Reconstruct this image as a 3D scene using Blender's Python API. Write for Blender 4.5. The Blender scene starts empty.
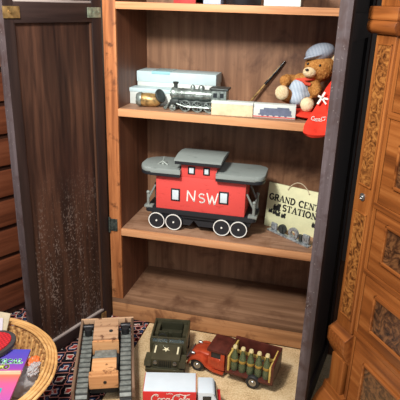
import bpy, bmesh, math, random
from mathutils import Vector, Matrix, Euler
random.seed(7)
scene = bpy.context.scene
COL = scene.collection
PI = math.pi
V = Vector

# ---------------------------------------------------------------- materials
def lin(c):
    c = c / 255.0
    return c / 12.92 if c <= 0.04045 else ((c + 0.055) / 1.055) ** 2.4
def rgb(r, g, b):
    return (lin(r), lin(g), lin(b), 1.0)

class NT:
    def __init__(s, name):
        s.m = bpy.data.materials.new(name); s.m.use_nodes = True
        s.t = s.m.node_tree; s.b = s.t.nodes['Principled BSDF']
    def n(s, typ, **kw):
        nd = s.t.nodes.new(typ)
        for k, v in kw.items():
            if k in ('operation', 'blend_type', 'data_type', 'feature', 'wave_type', 'bands_direction', 'distance'):
                setattr(nd, k, v)
            else:
                nd.inputs[k.replace('_', ' ')].default_value = v
        return nd
    def l(s, a, b): s.t.links.new(a, b)
    def ramp(s, fac, stops, interp='LINEAR'):
        r = s.t.nodes.new('ShaderNodeValToRGB'); cr = r.color_ramp; cr.interpolation = interp
        while len(cr.elements) < len(stops): cr.elements.new(0.5)
        for e, (p, c) in zip(cr.elements, stops):
            e.position = p; e.color = c
        s.l(fac, r.inputs['Fac']); return r.outputs['Color']
    def coord(s, scale=(1, 1, 1), kind='Object', rot=(0, 0, 0), loc=(0, 0, 0)):
        tc = s.t.nodes.new('ShaderNodeTexCoord'); mp = s.t.nodes.new('ShaderNodeMapping')
        mp.inputs['Scale'].default_value = scale; mp.inputs['Rotation'].default_value = rot
        mp.inputs['Location'].default_value = loc
        s.l(tc.outputs[kind], mp.inputs['Vector']); return mp.outputs['Vector']
    def noise(s, vec, scale, detail=4, rough=0.55, dist=0.0):
        nd = s.t.nodes.new('ShaderNodeTexNoise')
        nd.inputs['Scale'].default_value = scale; nd.inputs['Detail'].default_value = detail
        nd.inputs['Roughness'].default_value = rough; nd.inputs['Distortion'].default_value = dist
        s.l(vec, nd.inputs['Vector']); return nd.outputs['Fac']
    def mix(s, fac, a, b, blend='MIX'):
        m = s.t.nodes.new('ShaderNodeMix'); m.data_type = 'RGBA'; m.blend_type = blend
        for sock, v in ((m.inputs['Factor'], fac), (m.inputs['A'], a), (m.inputs['B'], b)):
            pass
        fi = m.inputs[0]; ai = m.inputs[6]; bi = m.inputs[7]
        for sock, v in ((fi, fac), (ai, a), (bi, b)):
            if hasattr(v, 'links'): s.l(v, sock)
            else: sock.default_value = v
        return m.outputs[2]
    def math(s, op, a, b=None):
        m = s.t.nodes.new('ShaderNodeMath'); m.operation = op
        for sock, v in ((m.inputs[0], a), (m.inputs[1], b)):
            if v is None: continue
            if hasattr(v, 'links'): s.l(v, sock)
            else: sock.default_value = v
        return m.outputs[0]
    def bump(s, h, strength=0.3, dist=0.002):
        b = s.t.nodes.new('ShaderNodeBump'); b.inputs['Strength'].default_value = strength
        b.inputs['Distance'].default_value = dist
        s.l(h, b.inputs['Height']); s.l(b.outputs['Normal'], s.b.inputs['Normal'])
    def done(s, col=None, rough=0.5, metal=0.0, spec=0.5):
        if col is not None:
            if hasattr(col, 'links'): s.l(col, s.b.inputs['Base Color'])
            else: s.b.inputs['Base Color'].default_value = col
        s.b.inputs['Roughness'].default_value = rough; s.b.inputs['Metallic'].default_value = metal
        s.b.inputs['Specular IOR Level'].default_value = spec
        return s.m

def wood(name, c1, c2, c3, axis='x', rough=0.5, spec=0.35, fine=70, specks=None, blotch=None, bump=0.25):
    m = NT(name); sc = {'x': (0.05, 1, 1), 'y': (1, 0.06, 1), 'z': (1, 1, 0.06)}[axis]
    v = m.coord(sc)
    a = m.noise(v, fine, 5, 0.6, 0.6); b = m.noise(v, fine * 0.28, 3, 0.5, 1.2)
    f = m.math('ADD', m.math('MULTIPLY', a, 0.5), m.math('MULTIPLY', b, 0.5))
    col = m.ramp(f, [(0.33, c1), (0.5, c2), (0.66, c3)])
    if blotch:
        bc, lo, hi, bs = blotch
        n = m.noise(m.coord(), bs, 4, 0.65, 0.4)
        k = m.ramp(n, [(lo, (0, 0, 0, 1)), (hi, (1, 1, 1, 1))])
        col = m.mix(k, col, bc)
    if specks:
        sc_, lo, c = specks
        n = m.noise(m.coord(), sc_, 3, 0.7); n2 = m.noise(m.coord(), 7, 2, 0.5)
        k = m.ramp(m.math('ADD', n, m.math('MULTIPLY', n2, 0.35)), [(lo, (0, 0, 0, 1)), (lo + 0.05, (1, 1, 1, 1))])
        col = m.mix(m.math('MULTIPLY', k, 0.75), col, c)
    m.bump(a, bump, 0.0015)
    return m.done(col, rough, 0, spec)

def plain(name, c, rough=0.5, metal=0.0, var=0.12, scale=40, spec=0.5, bump=0.0, c2=None):
    m = NT(name); n = m.noise(m.coord(), scale, 4, 0.6)
    d = c2 if c2 else tuple(x * (1 - var * 2.2) for x in c[:3]) + (1,)
    col = m.ramp(n, [(0.35, d), (0.62, c)])
    if bump: m.bump(n, bump, 0.002)
    return m.done(col, rough, metal, spec)

M = {}
M['stile'] = wood('worn orange pine', rgb(106, 57, 29), rgb(169, 105, 62), rgb(188, 127, 82), 'z', 0.55, 0.3, 60, blotch=(rgb(81, 45, 25), 0.56, 0.68, 16))
M['shelf'] = wood('worn shelf pine', rgb(112, 82, 62), rgb(148, 112, 88), rgb(170, 134, 108), 'x', 0.55, 0.3, 60, blotch=(rgb(112, 76, 52), 0.5, 0.7, 9))
M['shelf_low'] = wood('worn brown bottom board', rgb(92, 64, 46), rgb(128, 94, 70), rgb(150, 114, 88), 'x', 0.5, 0.3, 60, blotch=(rgb(96, 66, 48), 0.5, 0.7, 9))
M['shelf_edge'] = wood('shelf front edge pine', rgb(144, 94, 60), rgb(192, 136, 94), rgb(205, 154, 111), 'x', 0.55, 0.3, 60)
M['back'] = wood('brown back board', rgb(104, 72, 52), rgb(136, 98, 72), rgb(158, 118, 88), 'z', 0.5, 0.35, 60, blotch=(rgb(84, 54, 38), 0.5, 0.72, 8))
M['side'] = wood('reddish cabinet side', rgb(66, 36, 24), rgb(104, 62, 42), rgb(124, 78, 54), 'z', 0.5, 0.35, 60)
M['base_board'] = wood('base board pine', rgb(123, 83, 54), rgb(169, 119, 79), rgb(188, 140, 98), 'x', 0.55, 0.3, 50, blotch=(rgb(121, 79, 52), 0.52, 0.66, 12))
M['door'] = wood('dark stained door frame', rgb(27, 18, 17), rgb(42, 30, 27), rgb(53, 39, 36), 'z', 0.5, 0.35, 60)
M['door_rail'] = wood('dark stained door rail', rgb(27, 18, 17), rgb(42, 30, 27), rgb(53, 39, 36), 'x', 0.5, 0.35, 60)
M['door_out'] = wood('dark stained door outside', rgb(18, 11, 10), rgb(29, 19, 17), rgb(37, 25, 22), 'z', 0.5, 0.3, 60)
M['edge'] = wood('weathered grey door edge', rgb(48, 39, 39), rgb(78, 67, 68), rgb(102, 91, 93), 'z', 0.65, 0.3, 70, specks=(150, 0.86, rgb(150, 142, 138)), blotch=(rgb(62, 46, 44), 0.5, 0.66, 14))
def panel_mat():
    m = NT('dark door panel with paint specks')
    v = m.coord((1, 1, 0.07)); a = m.noise(v, 60, 5, 0.6, 0.5); b = m.noise(v, 14, 3, 0.5, 1.4)
    f = m.math('ADD', m.math('MULTIPLY', a, 0.5), m.math('MULTIPLY', b, 0.5))
    col = m.ramp(f, [(0.36, rgb(30, 18, 15)), (0.5, rgb(53, 34, 26)), (0.64, rgb(80, 53, 40))])
    tc = m.t.nodes.new('ShaderNodeTexCoord'); sp = m.t.nodes.new('ShaderNodeSeparateXYZ'); m.l(tc.outputs['Object'], sp.inputs[0])
    low = m.ramp(sp.outputs['Z'], [(0.0, (1, 1, 1, 1)), (0.42, (0.75, 0.75, 0.75, 1)), (0.62, (0, 0, 0, 1))])
    streak = m.noise(m.coord((1, 1, 0.18)), 26, 2, 0.5)
    sk = m.noise(m.coord((1, 1, 0.6)), 210, 2, 0.6)
    k = m.ramp(m.math('ADD', sk, m.math('MULTIPLY', streak, 0.45)), [(0.81, (0, 0, 0, 1)), (0.87, (1, 1, 1, 1))])
    fk = m.math('MULTIPLY', k, m.math('MULTIPLY', low, 0.5))
    col = m.mix(fk, col, rgb(150, 134, 124))
    m.bump(a, 0.25, 0.0015)
    return m.done(col, 0.45, 0, 0.4)
M['panel'] = panel_mat()
M['mould'] = wood('pale worn moulding', rgb(108, 98, 92), rgb(150, 138, 132), rgb(172, 160, 154), 'x', 0.6, 0.3, 60)
M['mould_brown'] = wood('brown panel moulding', rgb(51, 32, 24), rgb(83, 56, 41), rgb(114, 83, 61), 'z', 0.5, 0.3, 60)
M['brass'] = plain('aged brass', rgb(176, 144, 92), 0.4, 0.7, 0.25, 60)
M['brass_green'] = plain('green tarnished brass', rgb(150, 160, 138), 0.5, 0.45, 0.25, 80)
M['dark_brass'] = plain('tarnished dark hinge', rgb(78, 86, 80), 0.5, 0.5, 0.3, 120)
M['oak'] = wood('polished golden oak', rgb(84, 43, 18), rgb(134, 76, 34), rgb(166, 104, 54), 'x', 0.32, 0.5, 55)
M['oak_v'] = wood('polished golden oak upright', rgb(86, 44, 18), rgb(138, 80, 36), rgb(170, 108, 56), 'z', 0.32, 0.5, 55)
M['oak_side'] = wood('dark oak side', rgb(54, 30, 18), rgb(82, 48, 28), rgb(100, 62, 38), 'z', 0.4, 0.4, 55)
def burl(name, c1, c2, c3, s=26):
    m = NT(name); n = m.noise(m.coord(), s, 6, 0.65, 3.2)
    col = m.ramp(n, [(0.36, c1), (0.48, c2), (0.6, c3)])
    m.bump(n, 0.15, 0.001)
    return m.done(col, 0.3, 0, 0.5)
M['burl'] = burl('walnut burl veneer', rgb(34, 20, 12), rgb(72, 44, 26), rgb(112, 74, 44), 24)
M['burl_light'] = burl('golden burl veneer', rgb(62, 34, 16), rgb(120, 72, 34), rgb(158, 104, 52), 30)
M['chest'] = wood('red brown chest wood', rgb(66, 33, 20), rgb(101, 54, 34), rgb(118, 68, 45), 'x', 0.4, 0.4, 50)
M['chest_dark'] = wood('dark chest wood', rgb(35, 18, 13), rgb(55, 31, 21), rgb(67, 41, 28), 'x', 0.45, 0.4, 50)
M['wall'] = plain('dim plaster', rgb(120, 108, 98), 0.9, 0, 0.06, 6, 0.2)

def rug_mat():
    m = NT('kilim rug pattern')
    v = m.coord((1, 1, 1), 'Object', (0, 0, 0.35))
    nz = m.t.nodes.new('ShaderNodeTexNoise'); nz.inputs['Scale'].default_value = 34
    m.l(v, nz.inputs['Vector'])
    sp = m.t.nodes.new('ShaderNodeSeparateXYZ'); m.l(v, sp.inputs[0])
    def tri(x, k, off=0.0):
        a = m.math('ADD', m.math('MULTIPLY', x, k), off)
        return m.math('ABSOLUTE', m.math('SUBTRACT', m.math('FRACT', a), 0.5))
    jx = m.math('ADD', sp.outputs['X'], m.math('MULTIPLY', nz.outputs['Fac'], 0.03))
    jy = m.math('ADD', sp.outputs['Y'], m.math('MULTIPLY', nz.outputs['Fac'], 0.03))
    d = m.math('ADD', tri(jx, 17), tri(m.math('ADD', jy, m.math('MULTIPLY', jx, 0.35)), 14))
    d2 = m.math('ADD', tri(jx, 31, 0.2), tri(jy, 31, 0.4))
    blk, red, cream, navy, pink = rgb(22, 18, 22), rgb(150, 54, 48), rgb(196, 178, 168), rgb(48, 62, 96), rgb(172, 112, 102)
    c1 = m.ramp(d, [(0, red), (0.16, cream), (0.24, blk), (0.42, blk), (0.5, pink), (0.56, blk), (0.7, navy), (0.78, cream), (0.84, red)], 'CONSTANT')
    c2 = m.ramp(d2, [(0, blk), (0.3, red), (0.45, cream), (0.56, blk), (0.75, navy)], 'CONSTANT')
    sel = m.noise(v, 9, 1, 0.4)
    k = m.ramp(sel, [(0.48, (0, 0, 0, 1)), (0.5, (1, 1, 1, 1))])
    col = m.mix(k, c1, c2)
    fz = m.noise(m.coord(), 300, 2, 0.6)
    m.bump(fz, 0.6, 0.003)
    return m.done(col, 0.95, 0, 0.1)
M['rug'] = rug_mat()
def mat_tan():
    m = NT('speckled tan mat'); n = m.noise(m.coord(), 190, 3, 0.7); n2 = m.noise(m.coord(), 14, 3, 0.6)
    f = m.math('ADD', m.math('MULTIPLY', n, 0.6), m.math('MULTIPLY', n2, 0.4))
    col = m.ramp(f, [(0.36, rgb(156, 128, 92)), (0.5, rgb(202, 174, 132)), (0.62, rgb(218, 194, 156))])
    m.bump(n, 0.5, 0.002); return m.done(col, 0.95, 0, 0.1)
M['tan'] = mat_tan()
M['floor'] = wood('floor boards', rgb(60, 38, 26), rgb(92, 60, 40), rgb(112, 76, 52), 'y', 0.5, 0.3, 30)
M['wicker'] = wood('golden wicker', rgb(160, 112, 62), rgb(206, 158, 98), rgb(226, 184, 126), 'x', 0.5, 0.35, 40)
def weave():
    m = NT('woven wicker wall'); n = m.noise(m.coord((1, 1, 1)), 90, 3, 0.6)
    col = m.ramp(n, [(0.36, rgb(96, 60, 32)), (0.5, rgb(170, 122, 72)), (0.64, rgb(204, 160, 104))]); m.bump(n, 0.6, 0.004)
    return m.done(col, 0.6)
M['weave'] = weave()
# caboose
def painted(name, c, c2, rough=0.5):
    m = NT(name); n = m.noise(m.coord((0.25, 1, 1)), 90, 5, 0.7)
    col = m.ramp(n, [(0.28, c2), (0.42, c)]); m.bump(n, 0.3, 0.001); return m.done(col, rough, 0, 0.4)
M['cab_red'] = painted('painted brick red wood', rgb(214, 76, 70), rgb(164, 44, 42))
M['cab_grey'] = painted('painted grey roof', rgb(138, 146, 142), rgb(104, 112, 108), 0.45)
M['cab_black'] = painted('painted black wood', rgb(32, 34, 38), rgb(18, 19, 22), 0.5)
M['white_paint'] = plain('white paint', rgb(232, 230, 222), 0.5, 0, 0.05, 60)
M['window_paint'] = plain('pale blue window paint', rgb(206, 218, 222), 0.4, 0, 0.05, 60)
M['grey_paint'] = plain('grey metal paint', rgb(142, 148, 142), 0.45, 0.2, 0.1, 60)
M['rubber'] = plain('black rubber', rgb(30, 30, 31), 0.6, 0, 0.1, 60)
M['chrome'] = plain('dull chrome', rgb(170, 170, 168), 0.3, 0.9, 0.1, 60)
M['olive'] = plain('olive drab paint', rgb(70, 66, 47), 0.42, 0.1, 0.12, 30)
M['olive_dark'] = plain('dark olive paint', rgb(50, 49, 33), 0.5, 0.1, 0.12, 30)
M['cream_paint'] = plain('cream paint', rgb(222, 212, 176), 0.5, 0, 0.05, 60)
M['truck_red'] = plain('orange red enamel', rgb(186, 74, 42), 0.35, 0.1, 0.16, 26, c2=rgb(152, 55, 32))
M['truck_dark'] = plain('worn maroon enamel', rgb(90, 41, 31), 0.45, 0.1, 0.2, 40)
M['coke_red'] = plain('bright red enamel', rgb(206, 40, 44), 0.35, 0, 0.05, 20)
M['coke_white'] = plain('glossy white enamel', rgb(204, 214, 220), 0.3, 0, 0.03, 20)
M['dark_glass'] = plain('dark window', rgb(40, 44, 46), 0.15, 0, 0.1, 30)
M['yellow_wood'] = plain('yellow crate wood', rgb(206, 172, 92), 0.5, 0, 0.12, 60)
M['bottle_cap'] = plain('gold bottle cap', rgb(222, 204, 150), 0.4, 0.2, 0.1, 80)
def glass(name, c, rough=0.06, trans=0.9, ior=1.45):
    m = NT(name); m.b.inputs['Transmission Weight'].default_value = trans; m.b.inputs['IOR'].default_value = ior
    return m.done(c, rough)
M['bottle'] = glass('greenish bottle glass', rgb(128, 140, 100), 0.1, 0.62)
M['cola'] = plain('dark cola', rgb(26, 30, 18), 0.2, 0, 0.1, 30)
M['yellow_label'] = plain('yellow bottle label', rgb(170, 136, 60), 0.5, 0, 0.1, 60)
# tractor
M['old_wood'] = wood('old scuffed toy wood', rgb(140, 102, 74), rgb(186, 146, 112), rgb(204, 166, 132), 'x', 0.6, 0.3, 60, blotch=(rgb(104, 70, 50), 0.56, 0.66, 30))
M['old_wood_y'] = wood('old toy wood rail', rgb(84, 64, 50), rgb(126, 100, 80), rgb(154, 126, 102), 'y', 0.6, 0.3, 60)
M['orange_wood'] = wood('orange toy wood', rgb(164, 108, 66), rgb(208, 152, 102), rgb(222, 172, 122), 'x', 0.5, 0.35, 60, blotch=(rgb(120, 74, 46), 0.58, 0.66, 30))
M['track'] = plain('grey green track', rgb(132, 136, 130), 0.55, 0.1, 0.2, 60)
M['track_dark'] = plain('dark track bed', rgb(44, 44, 42), 0.7, 0, 0.2, 60)
M['grey_wood'] = wood('grey brown stick', rgb(74, 60, 50), rgb(110, 92, 78), rgb(140, 122, 106), 'y', 0.6, 0.3, 60)
# shelf things
M['card_blue'] = plain('pale blue carton', rgb(186, 206, 208), 0.55, 0, 0.05, 12)
M['card_white'] = plain('white carton', rgb(201, 207, 201), 0.55, 0, 0.05, 12)
M['card_tape'] = glass('clear tape', rgb(170, 222, 230), 0.2, 0.3)
M['cream_card'] = plain('cream carton', rgb(222, 202, 164), 0.55, 0, 0.1, 40)
M['pewter'] = plain('polished pewter', rgb(150, 162, 156), 0.34, 0.6, 0.3, 60)
M['pewter_dark'] = plain('dark pewter', rgb(76, 82, 80), 0.45, 0.45, 0.25, 60)
M['trinket'] = plain('bright silver', rgb(186, 194, 198), 0.3, 0.5, 0.3, 90)
M['gold'] = plain('tarnished gold', rgb(186, 150, 94), 0.38, 0.45, 0.35, 60)
M['black_gloss'] = plain('black lacquer', rgb(22, 20, 20), 0.25, 0, 0.1, 30)
M['sign'] = plain('cream green sign board', rgb(226, 226, 182), 0.55, 0, 0.05, 20)
M['string'] = plain('pale string', rgb(206, 190, 160), 0.8, 0, 0.1, 90)
M['ink'] = plain('black ink', rgb(24, 24, 22), 0.6, 0, 0.05, 30)
M['blue_ink'] = plain('blue grey print', rgb(98, 106, 128), 0.6, 0, 0.1, 60)
M['red_ink'] = plain('red print', rgb(206, 80, 70), 0.6, 0, 0.05, 30)
def fur(name, c1, c2):
    m = NT(name); n = m.noise(m.coord(), 240, 4, 0.7); n2 = m.noise(m.coord(), 30, 3, 0.6)
    f = m.math('ADD', m.math('MULTIPLY', n, 0.6), m.math('MULTIPLY', n2, 0.4))
    col = m.ramp(f, [(0.38, c1), (0.6, c2)]); m.bump(n, 0.9, 0.004); return m.done(col, 0.95, 0, 0.1)
M['fur'] = fur('honey brown plush', rgb(146, 92, 42), rgb(196, 140, 78))
M['fur_pale'] = fur('cream plush', rgb(206, 180, 138), rgb(232, 212, 176))
def stripes(name, c1, c2, k, axis=0):
    m = NT(name); tc = m.t.nodes.new('ShaderNodeTexCoord'); sp = m.t.nodes.new('ShaderNodeSeparateXYZ'); m.l(tc.outputs['Object'], sp.inputs[0])
    f = m.math('FRACT', m.math('MULTIPLY', sp.outputs[axis], k))
    return m.done(m.ramp(f, [(0.0, c1), (0.55, c2)], 'CONSTANT'), 0.9, 0, 0.1)
M['ticking'] = stripes('blue and white ticking', rgb(196, 206, 214), rgb(118, 138, 162), 230)
M['cap_cloth'] = stripes('grey blue striped cap cloth', rgb(166, 174, 184), rgb(120, 132, 150), 240)
M['red_cloth'] = plain('bright red fleece', rgb(222, 60, 44), 0.9, 0, 0.1, 60, 0.1, 0.4)
M['scarf'] = plain('coral red scarf', rgb(206, 82, 62), 0.9, 0, 0.1, 90, 0.1, 0.3)
# basket things
def quilt():
    m = NT('quilted red cloth'); v = m.coord((1, 1, 1), 'Object', (0, 0, 0.78))
    ch = m.t.nodes.new('ShaderNodeTexChecker'); ch.inputs['Scale'].default_value = 170; m.l(v, ch.inputs['Vector'])
    col = m.mix(ch.outputs['Fac'], rgb(196, 30, 40), rgb(158, 18, 28)); m.bump(ch.outputs['Fac'], 0.6, 0.002)
    return m.done(col, 0.7)
M['quilt'] = quilt()
M['charcoal'] = plain('charcoal cloth trim', rgb(62, 56, 56), 0.8, 0, 0.1, 90)
def pack():
    m = NT('purple to orange printed card')
    tc = m.t.nodes.new('ShaderNodeTexCoord'); sp = m.t.nodes.new('ShaderNodeSeparateXYZ'); m.l(tc.outputs['Generated'], sp.inputs[0])
    col = m.ramp(sp.outputs['Y'], [(0.0, rgb(176, 84, 158)), (0.3, rgb(204, 92, 140)), (0.46, rgb(218, 112, 88)), (0.5, rgb(250, 190, 150)), (0.53, rgb(214, 96, 120)), (0.58, rgb(150, 74, 168)), (0.8, rgb(96, 76, 178)), (1.0, rgb(84, 80, 186))])
    return m.done(col, 0.3, 0, 0.5)
M['pack'] = pack()
M['mint'] = plain('mint print', rgb(160, 226, 180), 0.4, 0, 0.05, 30)
M['yellow_green'] = plain('yellow green print', rgb(206, 216, 110), 0.4, 0, 0.05, 30)
M['teal'] = plain('teal print', rgb(50, 176, 186), 0.4, 0, 0.05, 30)
M['plastic'] = glass('crinkled clear plastic', rgb(226, 222, 222), 0.22, 0.55)
M['orange_plastic'] = plain('orange plastic', rgb(222, 112, 56), 0.4, 0, 0.05, 30)
M['white_plastic'] = plain('white plastic', rgb(230, 226, 226), 0.4, 0, 0.05, 30)
M['kraft'] = plain('kraft card', rgb(206, 190, 160), 0.7, 0, 0.08, 40)
M['lilac'] = plain('lilac white paper', rgb(216, 206, 214), 0.6, 0, 0.08, 60)
M['book_red'] = plain('red cover', rgb(170, 50, 46), 0.5, 0, 0.1, 30)
M['book_blue'] = plain('pale blue cover', rgb(170, 180, 196), 0.5, 0, 0.1, 30)
M['dark_tin'] = plain('dark tin', rgb(40, 38, 40), 0.4, 0.3, 0.1, 30)

# ---------------------------------------------------------------- mesh builder
class MB:
    def __init__(s): s.bm = bmesh.new()
    def _fin(s, geom, mat):
        if mat is not None: bmesh.ops.transform(s.bm, matrix=mat, verts=geom)
    def box(s, c, size, rot=None, bev=0.0, seg=2):
        r = bmesh.ops.create_cube(s.bm, size=1.0); vs = r['verts']
        bmesh.ops.scale(s.bm, vec=V(size), verts=vs)
        if bev > 0:
            es = list({e for v in vs for e in v.link_edges})
            b = bmesh.ops.bevel(s.bm, geom=es, offset=min(bev, min(size) * 0.45), segments=seg, affect='EDGES', profile=0.6)
            vs = list({v for f in b['faces'] for v in f.verts} | {v for v in vs if v.is_valid})
        m = Matrix.Translation(V(c))
        if rot is not None: m = m @ rot.to_4x4()
        s._fin(vs, m); return s
    def bb(s, x0, x1, y0, y1, z0, z1, bev=0.0):
        return s.box(((x0 + x1) / 2, (y0 + y1) / 2, (z0 + z1) / 2), (x1 - x0, y1 - y0, z1 - z0), None, bev)
    def cyl(s, p0, p1, r0, r1=None, seg=24, bev=0.0):
        p0 = V(p0); p1 = V(p1); d = p1 - p0; r1 = r0 if r1 is None else r1
        r = bmesh.ops.create_cone(s.bm, cap_ends=True, segments=seg, radius1=r0, radius2=r1, depth=d.length)
        vs = r['verts']
        if bev > 0:
            es = [e for e in {e for v in vs for e in v.link_edges} if any(len(f.verts) > 4 for f in e.link_faces)]
            b = bmesh.ops.bevel(s.bm, geom=es, offset=bev, segments=2, affect='EDGES', profile=0.6)
            vs = list({v for f in b['faces'] for v in f.verts} | {v for v in vs if v.is_valid})
        s._fin(vs, Matrix.Translation((p0 + p1) / 2) @ d.to_track_quat('Z', 'Y').to_matrix().to_4x4()); return s
    def ball(s, c, r, rot=None, u=20, v=14):
        if not hasattr(r, '__len__'): r = (r, r, r)
        g = bmesh.ops.create_uvsphere(s.bm, u_segments=u, v_segments=v, radius=1.0)['verts']
        m = Matrix.Translation(V(c))
        if rot is not None: m = m @ rot.to_4x4()
        s._fin(g, m @ Matrix.Diagonal((r[0], r[1], r[2], 1))); return s
    def lathe(s, prof, c=(0, 0, 0), axis=(0, 0, 1), seg=32):
        q = V(axis).to_track_quat('Z', 'Y').to_matrix().to_4x4(); m = Matrix.Translation(V(c)) @ q
        rings = []
        for r, z in prof:
            if r < 1e-6: rings.append([s.bm.verts.new(m @ V((0, 0, z)))])
            else: rings.append([s.bm.verts.new(m @ V((r * math.cos(2 * PI * k / seg), r * math.sin(2 * PI * k / seg), z))) for k in range(seg)])
        for a, b in zip(rings, rings[1:]):
            for k in range(seg):
                k2 = (k + 1) % seg
                if len(a) == 1 and len(b) == 1: continue
                if len(a) == 1: f = [a[0], b[k2], b[k]]
                elif len(b) == 1: f = [a[k], a[k2], b[0]]
                else: f = [a[k], a[k2], b[k2], b[k]]
                try: s.bm.faces.new(f)
                except ValueError: pass
        return s
    def prism(s, poly, h, mat=None, bev=0.0):
        n = len(poly)
        lo = [s.bm.verts.new((x, y, 0)) for x, y in poly]; hi = [s.bm.verts.new((x, y, h)) for x, y in poly]
        fs = [s.bm.faces.new(hi), s.bm.faces.new(lo[::-1])]
        for k in range(n): fs.append(s.bm.faces.new([lo[k], lo[(k + 1) % n], hi[(k + 1) % n], hi[k]]))
        vs = lo + hi
        if bev > 0:
            es = list({e for f in fs[:2] for e in f.edges})
            b = bmesh.ops.bevel(s.bm, geom=es, offset=bev, segments=2, affect='EDGES', profile=0.6)
            vs = list({v for f in b['faces'] for v in f.verts} | {v for v in vs if v.is_valid})
        s._fin(vs, mat); return s
    def tube(s, pts, r, seg=8, closed=False, mat=None, flat=1.0):
        pts = [V(p) for p in pts]; n = len(pts); rings = []; allv = []
        up = V((0, 0, 1)); prev = None
        for i, p in enumerate(pts):
            a = pts[(i - 1) % n] if (closed or i > 0) else p
            b = pts[(i + 1) % n] if (closed or i < n - 1) else p
            t = (b - a).normalized()
            if prev is None:
                x = t.cross(up); x = t.cross(V((1, 0, 0))) if x.length < 1e-4 else x
            else:
                x = prev - t * prev.dot(t)
            x.normalize(); prev = x; y = t.cross(x)
            rr = r[i] if hasattr(r, '__len__') else r
            ring = [s.bm.verts.new(p + x * rr * math.cos(2 * PI * k / seg) + y * rr * math.sin(2 * PI * k / seg)) for k in range(seg)]
            rings.append(ring); allv += ring
        for i in range(n if closed else n - 1):
            a = rings[i]; b = rings[(i + 1) % n]
            for k in range(seg): s.bm.faces.new([a[k], a[(k + 1) % seg], b[(k + 1) % seg], b[k]])
        if not closed:
            s.bm.faces.new(rings[0][::-1]); s.bm.faces.new(rings[-1])
        if flat != 1.0:
            bmesh.ops.scale(s.bm, vec=V((1, 1, flat)), verts=allv)
        s._fin(allv, mat); return s
    def ribbon(s, pts, w, h=0.0006, mat=None):
        # flat stroke of width w in the local xy plane, h thick
        for a, b in zip(pts, pts[1:]):
            a = V((a[0], a[1], 0)); b = V((b[0], b[1], 0)); d = b - a
            if d.length < 1e-7: continue
            L = d.length + w * 0.35
            m = Matrix.Translation((a + b) / 2) @ Matrix.Rotation(math.atan2(d.y, d.x), 4, 'Z')
            r = bmesh.ops.create_cube(s.bm, size=1.0)['verts']
            mm = m @ Matrix.Diagonal((L, w, h, 1))
            s._fin(r, (mat @ mm) if mat is not None else mm)
        return s
    def build(s, name, mat, parent=None, smooth=True, loc=None, rot=None, angle=40):
        bmesh.ops.recalc_face_normals(s.bm, faces=s.bm.faces[:])
        me = bpy.data.meshes.new(name); s.bm.to_mesh(me); s.bm.free()
        for mm in (mat if isinstance(mat, list) else [mat]): me.materials.append(mm)
        if smooth:
            for p in me.polygons: p.use_smooth = True
            me.set_sharp_from_angle(angle=math.radians(angle))
        o = bpy.data.objects.new(name, me); COL.objects.link(o)
        if parent: o.parent = parent
        if loc is not None: o.location = loc
        if rot is not None: o.rotation_euler = rot
        return o

def tag(o, label, cat, group=None, kind=None):
    o['label'] = label; o['category'] = cat
    if group: o['group'] = group
    if kind: o['kind'] = kind
    return o
def thing(name, label, cat, loc=(0, 0, 0), rot=(0, 0, 0), group=None):
    o = bpy.data.objects.new(name, None); COL.objects.link(o); o.empty_display_size = 0.03
    o.location = loc; o.rotation_euler = rot
    return tag(o, label, cat, group)
def struct(o):
    o['kind'] = 'structure'; return o
def copy_tree(o, parent=None):
    c = o.copy(); COL.objects.link(c)
    if parent: c.parent = parent
    for ch in list(o.children): copy_tree(ch, c)
    return c
def arc(cx, cy, rx, ry, a0, a1, n=12):
    return [(cx + rx * math.cos(math.radians(a0 + (a1 - a0) * k / n)), cy + ry * math.sin(math.radians(a0 + (a1 - a0) * k / n))) for k in range(n + 1)]

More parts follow.
